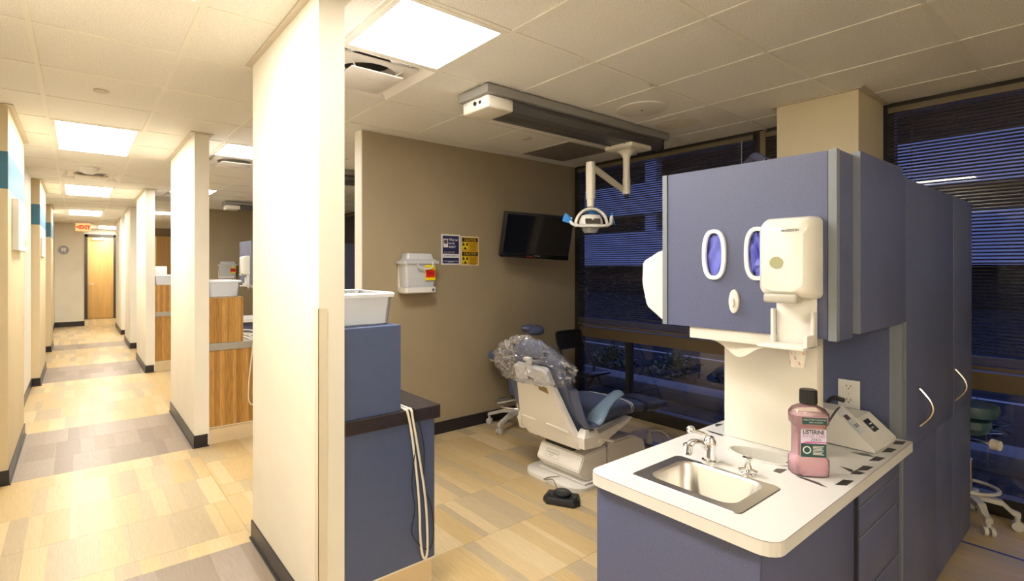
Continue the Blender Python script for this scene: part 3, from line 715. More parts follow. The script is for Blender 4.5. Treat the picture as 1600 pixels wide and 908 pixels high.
patch('display', 2.372, 2.412, .70, .82, A0, A1, M('brown_display', (.12, .06, .06), .3), bd, .0014)
patch('control_stripe', 2.366, 2.37, .40, .68, A0, A1, M('cyan_print', (.10, .42, .62), .5), bd, .0014)
for k in range(4): patch('button', 2.378+.011*k, 2.386+.011*k, .5, .58, A0, A1, grey_ink if k % 2 else M('pale_button', (.55, .55, .6), .5), bd, .0014)
patch('screen', 2.478, 2.540, .42, .86, B0, B1, M('device_screen', (.02, .018, .03), .15), h2)
for k, (a, b) in enumerate(((2.488, 2.512), (2.50, 2.53))): patch('screen_text', a, b, .55+.12*k, .58+.12*k, B0, B1, white_ink, h2, .0014)
# outlet on the tall cabinet side, with plug and cord
t = thing('wall_outlet', 'white double power outlet on the blue cabinet side above the device', 'outlet', (2.647, .733, .886))
pl = obj('cover_plate', box(new(), 2.6405, 2.647, .695, .771, .886, 1.004, .002), white_pl, t)
for z in (.975, .917):
    r_ = obj('receptacle', loft(new(), [[Vector((2.6395, a, b)) for a, b in oval(.733, z, .0175, .0145, 24, 2.6)], [Vector((2.6415, a, b)) for a, b in oval(.733, z, .0175, .0145, 24, 2.6)]]), M('outlet_ivory', (.78, .74, .66), .35), t)
    bm = new(); box(bm, 2.6388, 2.640, .739, .7412, z, z+.008); box(bm, 2.6388, 2.640, .725, .7272, z, z+.008); cyl(bm, (2.6388, .733, z-.007), (2.640, .733, z-.007), .0025, n=8); obj('slots', bm, black_ink, r_, False)
obj('screw', cyl(new(), (2.6392, .733, .946), (2.641, .733, .946), .003, n=10), steel, t)
bm = tube(new(), spline([(2.625, .745, .917), (2.60, .775, .925), (2.56, .785, .905), (2.53, .79, .87), (2.50, .795, .83), (2.50, .84, .81)]), .010, 8); solo('power_brick', bm, black_pl, 'black plug and cord behind the white device', 'power cord')
bm = tube(new(), spline([(2.22, .74, .80), (2.25, .69, .90), (2.28, .672, .945), (2.31, .67, .955), (2.33, .69, .93), (2.335, .73, .85), (2.33, .76, .80)]), .003, 6); solo('cord_loop', bm, M('grey_cord', (.08, .08, .09), .5), 'thin dark cord loop standing beside the cream panel', 'cord')

# gloves inside the holes
def crumple(cx, cy, cz, rx, ry, rz, seed, freq=14, amp=.35, sub=4):
    bm = new(); bmesh.ops.create_icosphere(bm, subdivisions=sub, radius=1)
    for v in bm.verts:
        n = v.co.normalized(); q = 1-amp*abs(noise.noise(Vector((n.x*freq/6+seed, n.y*freq/6, n.z*freq/6))))*2-amp*.6*abs(noise.noise(Vector((n.x*freq/2.5, n.y*freq/2.5+seed, n.z*freq/2.5))))
        v.co = Vector((cx+n.x*rx*q, cy+n.y*ry*q, cz+n.z*rz*q))
    return bm
solo('glove_box', box(new(), 1.910, 1.985, .86, .955, 1.43, 1.63), M('glove_box_dark', (.10, .10, .16), .6), 'carton of gloves behind the left oval hole', 'glove box')
solo('glove_box', box(new(), 1.910, 1.985, .715, .81, 1.43, 1.63), M('glove_box_dark', (.10, .10, .16), .6), 'carton of gloves behind the right oval hole', 'glove box')
g = solo('glove_bunch', crumple(1.872, .908, 1.525, .030, .045, .11, 3.1, 9, .20), glove_m, 'smooth purple gloves filling the left oval hole', 'gloves')
g = solo('glove_bunch', crumple(1.872, .763, 1.525, .034, .050, .12, 8.7, 15, .40, 5), glove_m, 'crumpled purple gloves bunched in the right oval hole', 'gloves')
t = thing('wall_hook', 'small white oval stick-on hook between the glove holes', 'hook', (1.85, .84, 1.322))
bm = loft(new(), [[Vector((1.8495, a, b)) for a, b in oval(.84, 1.3645, .0175, .0425)], [Vector((1.842, a, b)) for a, b in oval(.84, 1.3645, .016, .041)], [Vector((1.840, a, b)) for a, b in oval(.84, 1.3645, .011, .034)]]); obj('plate', bm, white_gloss, t)
bm = loft(new(), [[Vector((1.842, a, b)) for a, b in oval(.84, 1.362, .006, .02)], [Vector((1.829, a, b)) for a, b in oval(.84, 1.358, .005, .012)]]); obj('hook', bm, white_gloss, t)

# soap dispenser with drip tray
def soap(dy, label, front=1.85, dz=0.0, brand=True):
    ys = lambda v: v+dy
    t = thing('soap_dispenser', label, 'soap dispenser', (front-.05, ys(.652), 1.235))
    bm = new(); cy_ = ys(.652)
    def rg_(x, wy, z0, z1, r): return [Vector((x, a, b)) for a, b in rrect(cy_-wy, cy_+wy, z0, z1, r, 5)]
    loft(bm, [rg_(front-.001, .074, 1.385, 1.642, .018), rg_(front-.055, .074, 1.388, 1.640, .02), rg_(front-.09, .069, 1.396, 1.630, .03), rg_(front-.105, .055, 1.41, 1.61, .03)])
    obj('housing', bm, white_gloss, t)
    bm = loft(new(), [[Vector((front-.107, a, b)) for a, b in oval(ys(.668), 1.498, .0185, .0185)], [Vector((front-.1, a, b)) for a, b in oval(ys(.668), 1.498, .0185, .0185)]]); obj('level_window', bm, M('soap_window', (.36, .36, .20), .25), t)
    obj('push_bar', box(new(), front-.108, front-.055, ys(.612), ys(.706), 1.373, 1.402, .008, 3), grey_pl, t)
    if brand: text('McKESSON', .0098, (front-.1062, ys(.630), 1.596), (0, -1, 0), (0, 0, 1), grey_ink, t, local=False, bold=.0002)
    obj('back_plate', box(new(), front-.012, front-.001, ys(.592), ys(.704), 1.24, 1.39, .003), white_pl, t)
    bm = new(); box(bm, front-.085, front-.012, ys(.592), ys(.60), 1.235, 1.275, .002); box(bm, front-.035, front-.012, ys(.592), ys(.60), 1.27, 1.345, .002); box(bm, front-.035, front-.012, ys(.704), ys(.712), 1.235, 1.35, .002)
    box(bm, front-.115, front-.002, ys(.592), ys(.722), 1.232, 1.242, .003); obj('drip_tray', bm, white_pl, t)
soap(0, 'white soap dispenser with lettering above a drip tray on the blue wall cabinet')
soap(6.47, 'white soap dispenser on the wall cabinet of the next bay', brand=False)
# paper-towel holder below the cabinet, towel hanging out
t = thing('towel_holder', 'white under-cabinet towel holder with a paper towel hanging out', 'towel dispenser', (1.93, .82, 1.215))
obj('tray', box(new(), 1.86, 2.0, .631, 1.008, 1.219, 1.2615, .003), white_pl, t)
bm = new()
N = 22
top = []; bot = []
for k in range(N+1):
    s = k/N; yy = .965-.30*s; drop = .0+.052*math.exp(-((s-.38)/.20)**2)+.012*math.exp(-((s-.95)/.08)**2)
    top.append(Vector((1.895+.012*math.sin(s*7), yy, 1.2188))); bot.append(Vector((1.890+.014*math.sin(s*7+.5), yy-.006, 1.2165-drop)))
for k in range(N): quad(bm, top[k], top[k+1], bot[k+1], bot[k])
for k in range(N): quad(bm, top[k]+Vector((.002, 0, 0)), bot[k]+Vector((.002, 0, 0)), bot[k+1]+Vector((.002, 0, 0)), top[k+1]+Vector((.002, 0, 0)))
obj('paper_towel', bm, M('towel_paper', (.80, .76, .68), .8, bump=.2, bscale=200), t)
copy_tree(t, (0, 6.46, 0), 'white towel holder under the wall cabinet of the next bay')
t = thing('paper_cup', 'small paper cup with red squiggles hanging below the drip tray', 'paper cup', (1.855, .655, 1.163))
obj('cup', loft(new(), [sring(1.868, .652, 1.163, .019, .019, 24), sring(1.868, .652, 1.2185, .0245, .0245, 24)]), M('cup_paper', (.80, .76, .68), .6), t)
bm = new()
for k in range(5):
    a = PI+.9*(k-2)*.55; zz = 1.178+.016*((k*2) % 3); r_ = .0222+.003*((zz-1.163)/.05)-.0015
    p = Vector((1.868+r_*math.cos(a), .652+r_*math.sin(a), zz)); q = Vector((-math.sin(a), math.cos(a), 0))
    tube(bm, spline([p-q*.004+Vector((0, 0, .004)), p+q*.002, p-q*.002-Vector((0, 0, .003)), p+q*.004-Vector((0, 0, .005))], 3), .0008, 4)
obj('red_print', bm, M('cup_red', (.7, .12, .07), .6), t)
# white dispenser on the far side of the cabinet
t = thing('side_dispenser', 'white dispenser on the window side of the blue wall cabinet', 'dispenser', (1.95, 1.16, 1.27))
bm = poly(new(), [(1.90, 1.111, 1.285), (1.90, 1.150, 1.275), (1.90, 1.215, 1.325), (1.90, 1.236, 1.42), (1.90, 1.232, 1.508), (1.90, 1.152, 1.552), (1.90, 1.111, 1.555)], (.22, 0, 0))
es = [e for e in bm.edges]; bmesh.ops.bevel(bm, geom=es, offset=.006, segments=2, affect='EDGES'); obj('housing', bm, white_pl, t)
obj('latch', cyl(new(), (1.888, 1.135, 1.284), (1.902, 1.135, 1.284), .008, n=14), white_pl, t)
# folded clear face shield lying on the wall cabinet
bm = new()
pts = [Vector((2.02+.02*math.sin(k*.5), .93-.012*k+.0, 1.8435+.064*math.sin(PI*k/14))) for k in range(15)]
for a, b in zip(pts, pts[1:]): quad(bm, a, b, b+Vector((.12, .01, -.006)), a+Vector((.12, .01, -.006)))
solo('face_shield', bm, thin_clear('shield_plastic', (.75, .75, .75), gloss=.08, rough=.15, white=.25), 'curved clear visor lying on top of the blue wall cabinet', 'visor')

# ------------------------------------------------------------------ cabinets beside the stub walls
def side_unit(y0, m_low, m_slab, label, near=False, dx=0.0):
    t = thing('side_cabinet', label, 'cabinet', (1.1, y0+.3, 0))
    d = .62
    obj('kick_board', box(new(), XC1+.002, 1.325, y0+.012, y0+d, 0, .138), maple_kick, t, False)
    lo = obj('lower_box', box(new(), XC1+.002, 1.335, y0, y0+d, .142, .783, .0015), m_low, t, False)
    obj('base_strip', box(new(), XC1+.002, 1.335, y0-.002, y0+.012, .136, .1425), M('pale_strip', (.80, .74, .58), .4), t, False)
    obj('worktop', box(new(), XC1+.002, 1.362, y0-.012, y0+d, .7835, .845, .004), m_slab, t, False)
    obj('upper_box', box(new(), XC1+.002, 1.154, y0, y0+d*.75, .8455, 1.228, .0015), m_low, t, False)
    return t
side_unit(1.945, blue_flat, black_top, 'blue stepped side cabinet with a black worktop beside the near stub wall', True)
side_unit(4.61, wood, grey_top, 'striped wood stepped side cabinet with loose cables at its worktop, beside the second stub wall')
side_unit(8.31, wood, grey_top, 'striped wood stepped side cabinet with a screen box, beside the third stub wall')
side_unit(10.96, blue_flat, black_top, 'blue stepped side cabinet beside a far stub wall')
side_unit(13.36, blue_flat, black_top, 'blue stepped side cabinet beside the farthest stub wall')
def tub(y0, label, lid=False):
    t = thing('storage_tub', label, 'plastic tub', (1.03, y0+.2, 1.2285))
    xa, xb_, ya, yb = XC1+.015, 1.134, y0+.06, y0+.42
    g = lambda e, z: [Vector((a, b, z)) for a, b in rrect(xa-e, xb_+e, ya-e, yb+e, .03, 4)]
    obj('tub_body', loft(new(), [g(-.004, 1.229), g(0, 1.233), g(.016 if False else .012, 1.352), g(.010, 1.352), g(-.003, 1.236)], True, True), tub_m, t)
    obj('rim', loft(new(), [g(.010, 1.350), g(.022, 1.352), g(.024, 1.366), g(.018, 1.372), g(.010, 1.368)], False, False), thin_clear('tub_rim', (.92, .95, .97), gloss=.05, rough=.2, white=.6), t)
    if not near_only: return
near_only = True
tub(1.945, 'clear plastic storage tub on the blue side cabinet'); tub(4.61, 'clear plastic storage tub on the wood side cabinet of the second stub wall'); tub(8.31, 'clear plastic storage tub on the wood side cabinet of the third stub wall'); tub(10.96, 'clear plastic tub on a far blue side cabinet'); tub(13.36, 'clear plastic tub on the farthest blue side cabinet')
solo('screen_box', box(new(), .93, 1.10, 8.85, 8.93, 1.228, 1.50, .008), white_pl, 'small white box standing behind the tub on the third cabinet', 'box')
solo('red_binder', box(new(), .93, 1.12, 11.5, 11.75, 1.2285, 1.33, .004), red, 'red box on a far blue side cabinet', 'box')
# cables on the near cabinet front
def cable(name, pts, r, m, label): solo(name, tube(new(), spline(pts, 8), r, 8), m, label, 'cable')
cz = 1.925
cable('hanging_cable', [(1.17, 2.1, .850), (1.172, 1.95, .850), (1.178, cz, .835), (1.205, cz, .70), (1.235, cz, .45), (1.245, cz, .25), (1.262, cz, .165), (1.282, cz, .20), (1.272, cz, .42), (1.232, cz, .66), (1.205, cz, .80), (1.195, cz, .848), (1.19, 1.96, .851), (1.19, 2.12, .851)], .0055, cable_w, 'doubled white cable hanging in a long loop down the blue side cabinet')
cable('hanging_cable', [(1.20, 2.05, .849), (1.202, 1.95, .849), (1.22, cz-.002, .83), (1.265, cz, .66), (1.262, cz, .50), (1.30, cz, .40), (1.318, cz, .28), (1.30, cz, .20), (1.25, cz, .22), (1.20, cz, .30), (1.215, cz, .40), (1.20, cz, .52), (1.215, cz-.004, .68)], .0025, cable_b, 'thin black cable hanging in a crooked loop down the blue side cabinet')
cable('hanging_cable', [(1.215, 5.0, .850), (1.225, 4.62, .850), (1.232, 4.588, .835), (1.20, 4.586, .55), (1.19, 4.586, .36), (1.215, 4.586, .29), (1.245, 4.586, .34), (1.25, 4.586, .6), (1.255, 4.588, .835), (1.26, 4.63, .851), (1.28, 5.05, .851)], .006, cable_w, 'white cable loop hanging down the wood side cabinet')
cable('coiled_cable', [(1.25+.07*math.cos(a), 4.85+.14*math.sin(a), .864+.004*k) for k, a in enumerate([x*.9 for x in range(10)])], .006, cable_w, 'grey cables coiled on the worktop of the wood side cabinet')

# ------------------------------------------------------------------ taupe wall: sharps box, posters, television
def sharps(dy, label):
    ys = lambda v: v+dy
    t = thing('sharps_container', label, 'sharps container', (2.30, ys(3.6), 1.265))
    def rg_(x0, x1, y0, y1, z, r=.02): return [Vector((a, b+dy, z)) for a, b in rrect(x0, x1, y0, y1, r, 4)]
    obj('wall_bracket', box(new(), 2.165, 2.47, ys(3.685), ys(3.706), 1.28, 1.52, .004), white_pl, t)
    obj('tray', loft(new(), [rg_(2.165, 2.455, 3.56, 3.684, 1.268), rg_(2.158, 2.462, 3.553, 3.684, 1.275), rg_(2.158, 2.462, 3.553, 3.684, 1.318)]), white_pl, t)
    obj('bin', loft(new(), [rg_(2.17, 2.45, 3.565, 3.682, 1.319), rg_(2.155, 2.465, 3.552, 3.683, 1.515)], False, False), sharps_m, t)
    obj('needles', box(new(), 2.19, 2.43, ys(3.58), ys(3.66), 1.319, 1.338, .004), M('sharps_waste', (.30, .36, .50), .5, var=.5, vscale=60), t)
    obj('lid', loft(new(), [rg_(2.135, 2.485, 3.535, 3.684, 1.515), rg_(2.135, 2.485, 3.535, 3.684, 1.535), rg_(2.18, 2.45, 3.57, 3.684, 1.556), rg_(2.19, 2.435, 3.58, 3.684, 1.60), rg_(2.20, 2.425, 3.60, 3.684, 1.604)]), thin_clear('lid_plastic', (.93, .91, .86), gloss=.03, rough=.25, white=.62), t)
    obj('handle', tube(new(), spline([(2.25, ys(3.53), 1.53), (2.262, ys(3.526), 1.49), (2.30, ys(3.524), 1.472), (2.36, ys(3.524), 1.472), (2.40, ys(3.526), 1.49), (2.41, ys(3.53), 1.53)], 4), .007, 8), thin_clear('handle_plastic', (.93, .91, .86), gloss=.03, rough=.25, white=.7), t)
    l = obj('label_plate', box(new(), 2.345, 2.445, ys(3.548), ys(3.5505), 1.375, 1.505), yellow, t, False)
    obj('red_patch', box(new(), 2.349, 2.441, ys(3.547), ys(3.5482), 1.40, 1.462), red, l, False)
    obj('label_line', box(new(), 2.352, 2.412, ys(3.5472), ys(3.548), 1.474, 1.480), M('olive_print', (.20, .15, .02), .5), l, False)
    obj('label_line', box(new(), 2.360, 2.430, ys(3.5462), ys(3.547), 1.424, 1.440), M('dark_red_print', (.45, .01, .01), .5), l, False)
    bm = box(new(), 2.415, 2.437, ys(3.5515), ys(3.5535), 1.283, 1.305); obj('latch_mark', bm, grey_ink, t, False)
sharps(0, 'clear sharps container with a red and yellow label on the taupe wall'); sharps(6.773, 'sharps container on the taupe wall of the next bay')
yw = YB-.0015
t = thing('feedback_poster', 'navy poster with white lettering taped to the taupe wall', 'poster', (2.723, YB-.001, 1.505))
obj('sheet', box(new(), 2.616, 2.831, yw, YB-.0003, 1.507, 1.783), white_ink, t, False)
obj('navy_field', box(new(), 2.632, 2.815, yw-.0006, yw, 1.52, 1.77), navy, t, False)
obj('photo_card', box(new(), 2.640, 2.690, yw-.0012, yw-.0005, 1.665, 1.742), white_ink, t, False)
bm = loft(new(), [[Vector((a, yw-.0018, b)) for a, b in oval(2.665, 1.715, .021, .021)], [Vector((a, yw-.0011, b)) for a, b in oval(2.665, 1.715, .021, .021)]]); obj('round_picture', bm, M('sepia_print', (.16, .09, .07), .5, var=.5, vscale=60), t, False)
for k, s in enumerate(('What can', 'we do', 'better?')): text(s, .033, (2.698, yw-.0008, 1.735-.032*k), X_, Z_, white_ink, t, align='LEFT', bold=.0004, squeeze=.82)
def dashes(name, x0, x1, z, h_, m_, seed, y_=None):
    rnd = random.Random(seed); bm = new(); x = x0; y_ = yw-.0008 if y_ is None else y_
    while x < x1: w_ = h_*rnd.uniform(.5, 1.0); box(bm, x, min(x+w_, x1), y_-.0003, y_, z-h_*rnd.uniform(.4, .6), z+h_*rnd.uniform(.3, .55)); x += w_+h_*rnd.choice((.18, .18, .2, .7))
    obj(name, bm, m_, t, False)
dashes('small_print', 2.648, 2.765, 1.622, .008, M('gold_print', (.55, .42, .16), .5), 1)
obj('white_strip', box(new(), 2.634, 2.813, yw-.0012, yw-.0005, 1.572, 1.606), white_ink, t, False)
dashes('strip_print', 2.648, 2.80, 1.589, .011, M('pale_grey_ink', (.30, .30, .32), .5), 2, yw-.0014)
dashes('small_print', 2.64, 2.806, 1.541, .0045, white_ink, 3); dashes('small_print', 2.69, 2.756, 1.533, .0045, white_ink, 4)
t = thing('caution_sign', 'yellow caution sign with radiation symbols taped to the taupe wall', 'sign', (2.945, YB-.001, 1.505))
obj('sheet', box(new(), 2.839, 3.052, yw, YB-.0003, 1.503, 1.772), M('pale_border', (.80, .66, .42), .5), t, False)
obj('amber_field', box(new(), 2.849, 3.042, yw-.0006, yw, 1.512, 1.762), amber, t, False)
for z0, s, zs in ((1.722, 'CAUTION', 1.695), (1.591, 'CAUCIÓN', 1.565)):
    obj('black_bar', box(new(), 2.852, 3.039, yw-.0012, yw-.0005, z0, z0+.036), black_ink, t, False)
    text(s, .036, (2.946, yw-.0014, z0+.017), X_, Z_, amber, t, bold=.0008, squeeze=.88)
    cx, cz_ = 2.889, z0-.038
    bm = loft(new(), [[Vector((a, yw-.0012, b)) for a, b in oval(cx, cz_, .036, .036, 30)], [Vector((a, yw-.0006, b)) for a, b in oval(cx, cz_, .036, .036, 30)]]); obj('warning_disc', bm, M('bright_yellow', (.75, .60, .0), .5), t, False)
    for a0 in (150, 30, 270):
        pts = [(cx+.007*math.cos(math.radians(a0)), cz_+.007*math.sin(math.radians(a0)))]+[(cx+.034*math.cos(math.radians(a0+q)), cz_+.034*math.sin(math.radians(a0+q))) for q in (-30, -15, 0, 15, 30)]
        obj('trefoil_blade', poly(new(), [(a, yw-.0016, b) for a, b in pts], (0, .0003, 0)), black_ink, t, False)
    bm = new()
    for q in range(6): box(bm, 2.940+(q % 2)*.008, 3.030-(q % 3)*.006, yw-.0010, yw-.0006, z0-.020-q*.0125, z0-.0155-q*.0125)
    obj('small_print', bm, M('brown_print', (.20, .09, .01), .5), t, False)
# television on a wall arm: local space, screen faces -Y, tilted down and swung out
t = thing('television', 'black flat television tilted down on a wall arm', 'television', (3.48, 3.35, 1.773))
t.rotation_euler = (.221, .043, -.302); t.rotation_mode = 'ZYX'
t.rotation_mode = 'XYZ'
obj('cabinet', box(new(), -.36, .36, 0, .055, -.21, .21, .006), black_pl, t, local=True)
obj('screen', box(new(), -.34, .34, -.002, .002, -.165, .19), screen_m, t, False, True)
obj('lower_bezel', box(new(), -.36, .36, -.004, .012, -.212, -.17, .004), M('glossy_black', (.006, .006, .007), .15), t, local=True)
bm = new()
for k in range(3): box(bm, -.09+.022*k, -.083+.022*k, -.0052, -.004, -.193, -.189)
obj('indicator', bm, M('indicator_red', (.5, .02, .01), .4, emit=(1, .05, .03), estr=.5), t, False, True)
obj('maker_mark', box(new(), -.01, .05, -.0048, -.004, -.187, -.182), M('tv_grey', (.25, .25, .25), .5), t, False, True)
bm = new(); box(bm, -.12, .12, .055, .075, -.10, .10, .003); obj('mount_plate', bm, black_m, t, local=True)
bm = new(); cyl(bm, (3.51, 3.42, 1.79), (3.62, 3.55, 1.80), .018); cyl(bm, (3.62, 3.55, 1.80), (3.50, 3.69, 1.80), .018); box(bm, 3.44, 3.56, 3.685, 3.706, 1.68, 1.92, .003)
solo('tv_wall_arm', bm, black_m, 'folding black wall arm behind the television', 'wall mount')

# ------------------------------------------------------------------ ceiling lamp track with dental light
t = thing('lamp_track', 'grey ceiling track with a cream control box and sliding plate', 'lamp track', (2.95, 2.45, 2.43))
bm = new(); box(bm, 1.965, 3.94, 2.305, 2.595, 2.535, 2.588, .003); obj('track_housing', bm, track_m, t, False)
bm = poly(new(), [(2.19, 2.335, 2.535), (2.19, 2.325, 2.50), (2.19, 2.345, 2.465), (2.19, 2.385, 2.452), (2.19, 2.40, 2.462), (2.19, 2.50, 2.462), (2.19, 2.515, 2.452), (2.19, 2.555, 2.465), (2.19, 2.575, 2.50), (2.19, 2.565, 2.535)], (1.70, 0, 0)); obj('rail', bm, track_d, t, False)
obj('rail_end', box(new(), 3.885, 3.90, 2.33, 2.57, 2.455, 2.535), black_m, t, False)
cb = obj('control_box', box(new(), 1.985, 2.20, 2.325, 2.575, 2.455, 2.534, .016, 3), cream_pl, t)
obj('control_face', box(new(), 1.982, 1.986, 2.345, 2.555, 2.472, 2.522, .001), white_pl, cb)
bm = cyl(new(), (1.975, 2.44, 2.497), (1.985, 2.44, 2.497), .013, n=14); box(bm, 1.979, 1.984, 2.385, 2.405, 2.487, 2.505); obj('switch', bm, black_pl, cb)
bm = new()
for y in (2.34, 2.56):
    for x in (2.02, 2.17): cyl(bm, (x, y-.012 if y < 2.4 else y+.012, 2.515), (x, y-.017 if y < 2.4 else y+.017, 2.515), .004, n=8)
obj('screws', bm, steel, cb)
bm = loft(new(), [[Vector((a, b, 2.458)) for a, b in rrect(3.44, 3.72, 2.325, 2.58, .02)], [Vector((a, b, 2.43)) for a, b in rrect(3.44, 3.72, 2.325, 2.58, .02)], [Vector((a, b, 2.42)) for a, b in rrect(3.47, 3.69, 2.35, 2.555, .03)]]); obj('slide_plate', bm, cream_pl, t)
px_, py_ = 3.565, 2.455
t = thing('dental_light', 'cream dental lamp on a jointed arm with blue film on its handles', 'dental lamp', (px_, py_, 1.7))
obj('pole', lathe(new(), [(.075, 2.42), (.06, 2.41), (.034, 2.385), (.027, 2.36), (.027, 2.20), (.030, 2.198), (.030, 2.075)], px_, py_, 24), cream_pl, t)
obj('pole_tip', lathe(new(), [(.014, 2.075), (.014, 2.045), (.008, 2.035)], px_, py_, 14), black_pl, t)
hx, hy = 3.05, 2.405
ah = Vector((hx, hy, 2.235)); al = Vector((px_, py_, 2.115))
arm = new(); dirv = (ah-al); sidev = Vector((dirv.y, -dirv.x, 0)).normalized()
tube(arm, [al+sidev*.03, al+sidev*.03+dirv*.02, ah+sidev*.0-dirv*.02, ah], .026, 12, flat=(sidev, .019)); obj('spring_arm', arm, cream_pl, t)
bm = new()
loft(bm, [sring(hx, hy, 2.255, .018, .020, 16, 4), sring(hx, hy, 2.262, .025, .028, 16, 4), sring(hx, hy, 2.24, .027, .030, 16, 4), sring(hx, hy, 1.99, .027, .030, 16, 4), sring(hx, hy, 1.985, .024, .025, 16, 3), sring(hx, hy, 1.93, .023, .024, 16, 3)]); obj('drop_arm', bm, cream_pl, t)
# lamp head: faces left-down over the chair; built along axes r (image right) and q (towards the viewer)
rv = Vector((.80, -.59, 0)).normalized(); qv = Vector((-.59, -.80, 0)).normalized()
hp = lambda a, b, z: Vector((hx, hy, 0))+rv*a+qv*b+Vector((0, 0, z))
ptsY = [hp(.115*math.sin(s), .02, 1.80+.115*math.cos(s)) for s in [math.radians(x) for x in range(-100, 101, 10)]]
obj('yoke', tube(new(), ptsY, .011, 10, flat=(qv, .016)), cream_pl, t)
bm = loft(new(), [[hp(.07*math.cos(a)*k, .05*math.sin(a)*k, z) for a in [2*PI*i/24 for i in range(24)]] for k, z in ((.55, 1.875), (.95, 1.868), (1.22, 1.835), (1.28, 1.80), (1.1, 1.785))]); hd = obj('lamp_head', bm, white_pl, t)
obj('head_window', box(new(), -.055, .055, -.003, .003, -.022, .018, .003), M('lamp_recess', (.10, .085, .07), .2, metal=.4), hd, True, True)
hw = bpy.data.objects[hd.children[0].name]; hw.location = hp(0, .060, 1.823)-ROOT[t.name]; hw.rotation_euler = (-.25, 0, math.atan2(rv.y, rv.x))
obj('reflector', loft(new(), [[hp(.058*math.cos(a)*k, .045*math.sin(a)*k, z) for a in [2*PI*i/24 for i in range(24)]] for k, z in ((1.15, 1.786), (1.05, 1.755), (.8, 1.738))]), thin_clear('lamp_glass', (.8, .8, .78), gloss=.12, rough=.05, white=.3), hd)
obj('handle_bar', tube(new(), spline([hp(-.155, .02, 1.822), hp(-.14, .04, 1.80), hp(-.09, .06, 1.787), hp(0, .075, 1.785), hp(.09, .06, 1.787), hp(.13, .04, 1.80), hp(.145, .02, 1.828), hp(.148, .01, 1.85)], 5), .011, 10), white_pl, hd)
for s in (-1, 1): obj('handle_grip', cyl(new(), hp(s*.15, .015, 1.80 if s > 0 else 1.81), hp(s*.15, .015, 1.865 if s > 0 else 1.85), .011, n=12), white_pl, hd)
def flap(name, pts, par): 
    bm = poly(new(), pts, qv*.002); obj(name, bm, tape_m, par, False)
flap('blue_film_cover', [hp(-.205, .02, 1.86), hp(-.19, .02, 1.885), hp(-.15, .02, 1.855), hp(-.135, .03, 1.80), hp(-.17, .03, 1.808), hp(-.215, .02, 1.825)], t)
flap('blue_film_cover', [hp(.15, .01, 1.90), hp(.162, .01, 1.88), hp(.17, .01, 1.83), hp(.178, .01, 1.79), hp(.165, .01, 1.815), hp(.148, .01, 1.86)], t)
flap('blue_film_cover', [hp(-.055, -.02, 1.91), hp(.055, -.02, 1.905), hp(.045, -.02, 1.885), hp(.0, -.02, 1.875), hp(-.015, -.02, 1.90)], t)
# tracks of the next bay
for yt, lab in ((9.1, 'grey lamp track on the ceiling before the far taupe wall'), (5.45, 'grey lamp track on the ceiling just behind the near partition')):
    t = thing('lamp_track', lab, 'lamp track', (2.95, yt, 2.45))
    obj('track_housing', box(new(), 1.965, 3.94, yt-.145, yt+.145, 2.535, 2.588, .003), track_m, t, False)
    obj('rail', box(new(), 2.19, 3.89, yt-.12, yt+.12, 2.455, 2.535, .02), track_d, t, False)
    obj('control_box', box(new(), 1.985, 2.20, yt-.125, yt+.125, 2.455, 2.534, .016), cream_pl, t)

# ------------------------------------------------------------------ dental chair (axis along +X)
YC = 2.43
dc = thing('dental_chair', 'reclining blue dental chair with a cream shell and wrapped headrest', 'dental chair', (3.0, YC, 0))
bm = loft(new(), [[Vector((a, b, 0)) for a, b in rrect(2.60, 3.55, YC-.27, YC+.25, .12, 5)], [Vector((a, b, .026)) for a, b in rrect(2.60, 3.55, YC-.27, YC+.25, .12, 5)], [Vector((a, b, .034)) for a, b in rrect(2.612, 3.538, YC-.258, YC+.238, .11, 5)]]); obj('base_plate', bm, white_pl, dc)
bm = poly(new(), [(2.745, YC-.235, .045), (2.665, YC-.235, .125), (2.715, YC-.235, .222), (2.96, YC-.235, .245), (2.96, YC-.235, .045)], (0, .39, 0)); bmesh.ops.bevel(bm, geom=list(bm.edges), offset=.008, segments=2, affect='EDGES'); ph = obj('lift_housing', bm, chair_pl, dc)
nv = Vector((2.715-2.665, 0, .222-.125)).normalized(); pc = Vector((2.69, YC+.02, .1735))
for z_, y0_, y1_, am in ((.004, .046, -.05, .0055), (-.012, .03, -.01, .002)):
    obj('badge_script', tube(new(), [pc+Vector((-.0015, y0_+(y1_-y0_)*k/40, 0))+nv*(z_+am*math.sin(k*1.9)*(.6+.4*math.sin(k*.7))) for k in range(41)], .0012, 5), M('badge_grey', (.34, .32, .30), .5), ph)
bm = new()
for a in (-.058, .058): cyl(bm, pc+Vector((-.0012, a, 0))+nv*.024, pc+Vector((-.0012, a, 0))-nv*.028, .0007, n=4)
for a in (.024, -.028): cyl(bm, pc+Vector((-.0012, -.058, 0))+nv*a, pc+Vector((-.0012, .058, 0))+nv*a, .0007, n=4)
obj('badge_outline', bm, grey_ink, ph)
obj('drip_lip', box(new(), 2.70, 2.98, YC-.255, YC+.16, .040, .047), chair_pl, dc, False)
bm = poly(new(), [(2.985, YC-.23, .04), (2.985, YC-.23, .235), (3.02, YC-.23, .255), (3.28, YC-.23, .255), (3.42, YC-.23, .19), (3.46, YC-.23, .04)], (0, .42, 0)); bmesh.ops.bevel(bm, geom=list(bm.edges), offset=.012, segments=2, affect='EDGES'); obj('pump_housing', bm, chair_pl, dc)
obj('lift_arm', box(new(), 2.73, 3.20, YC-.13, YC+.13, .20, .36, .01), black_pl, dc)
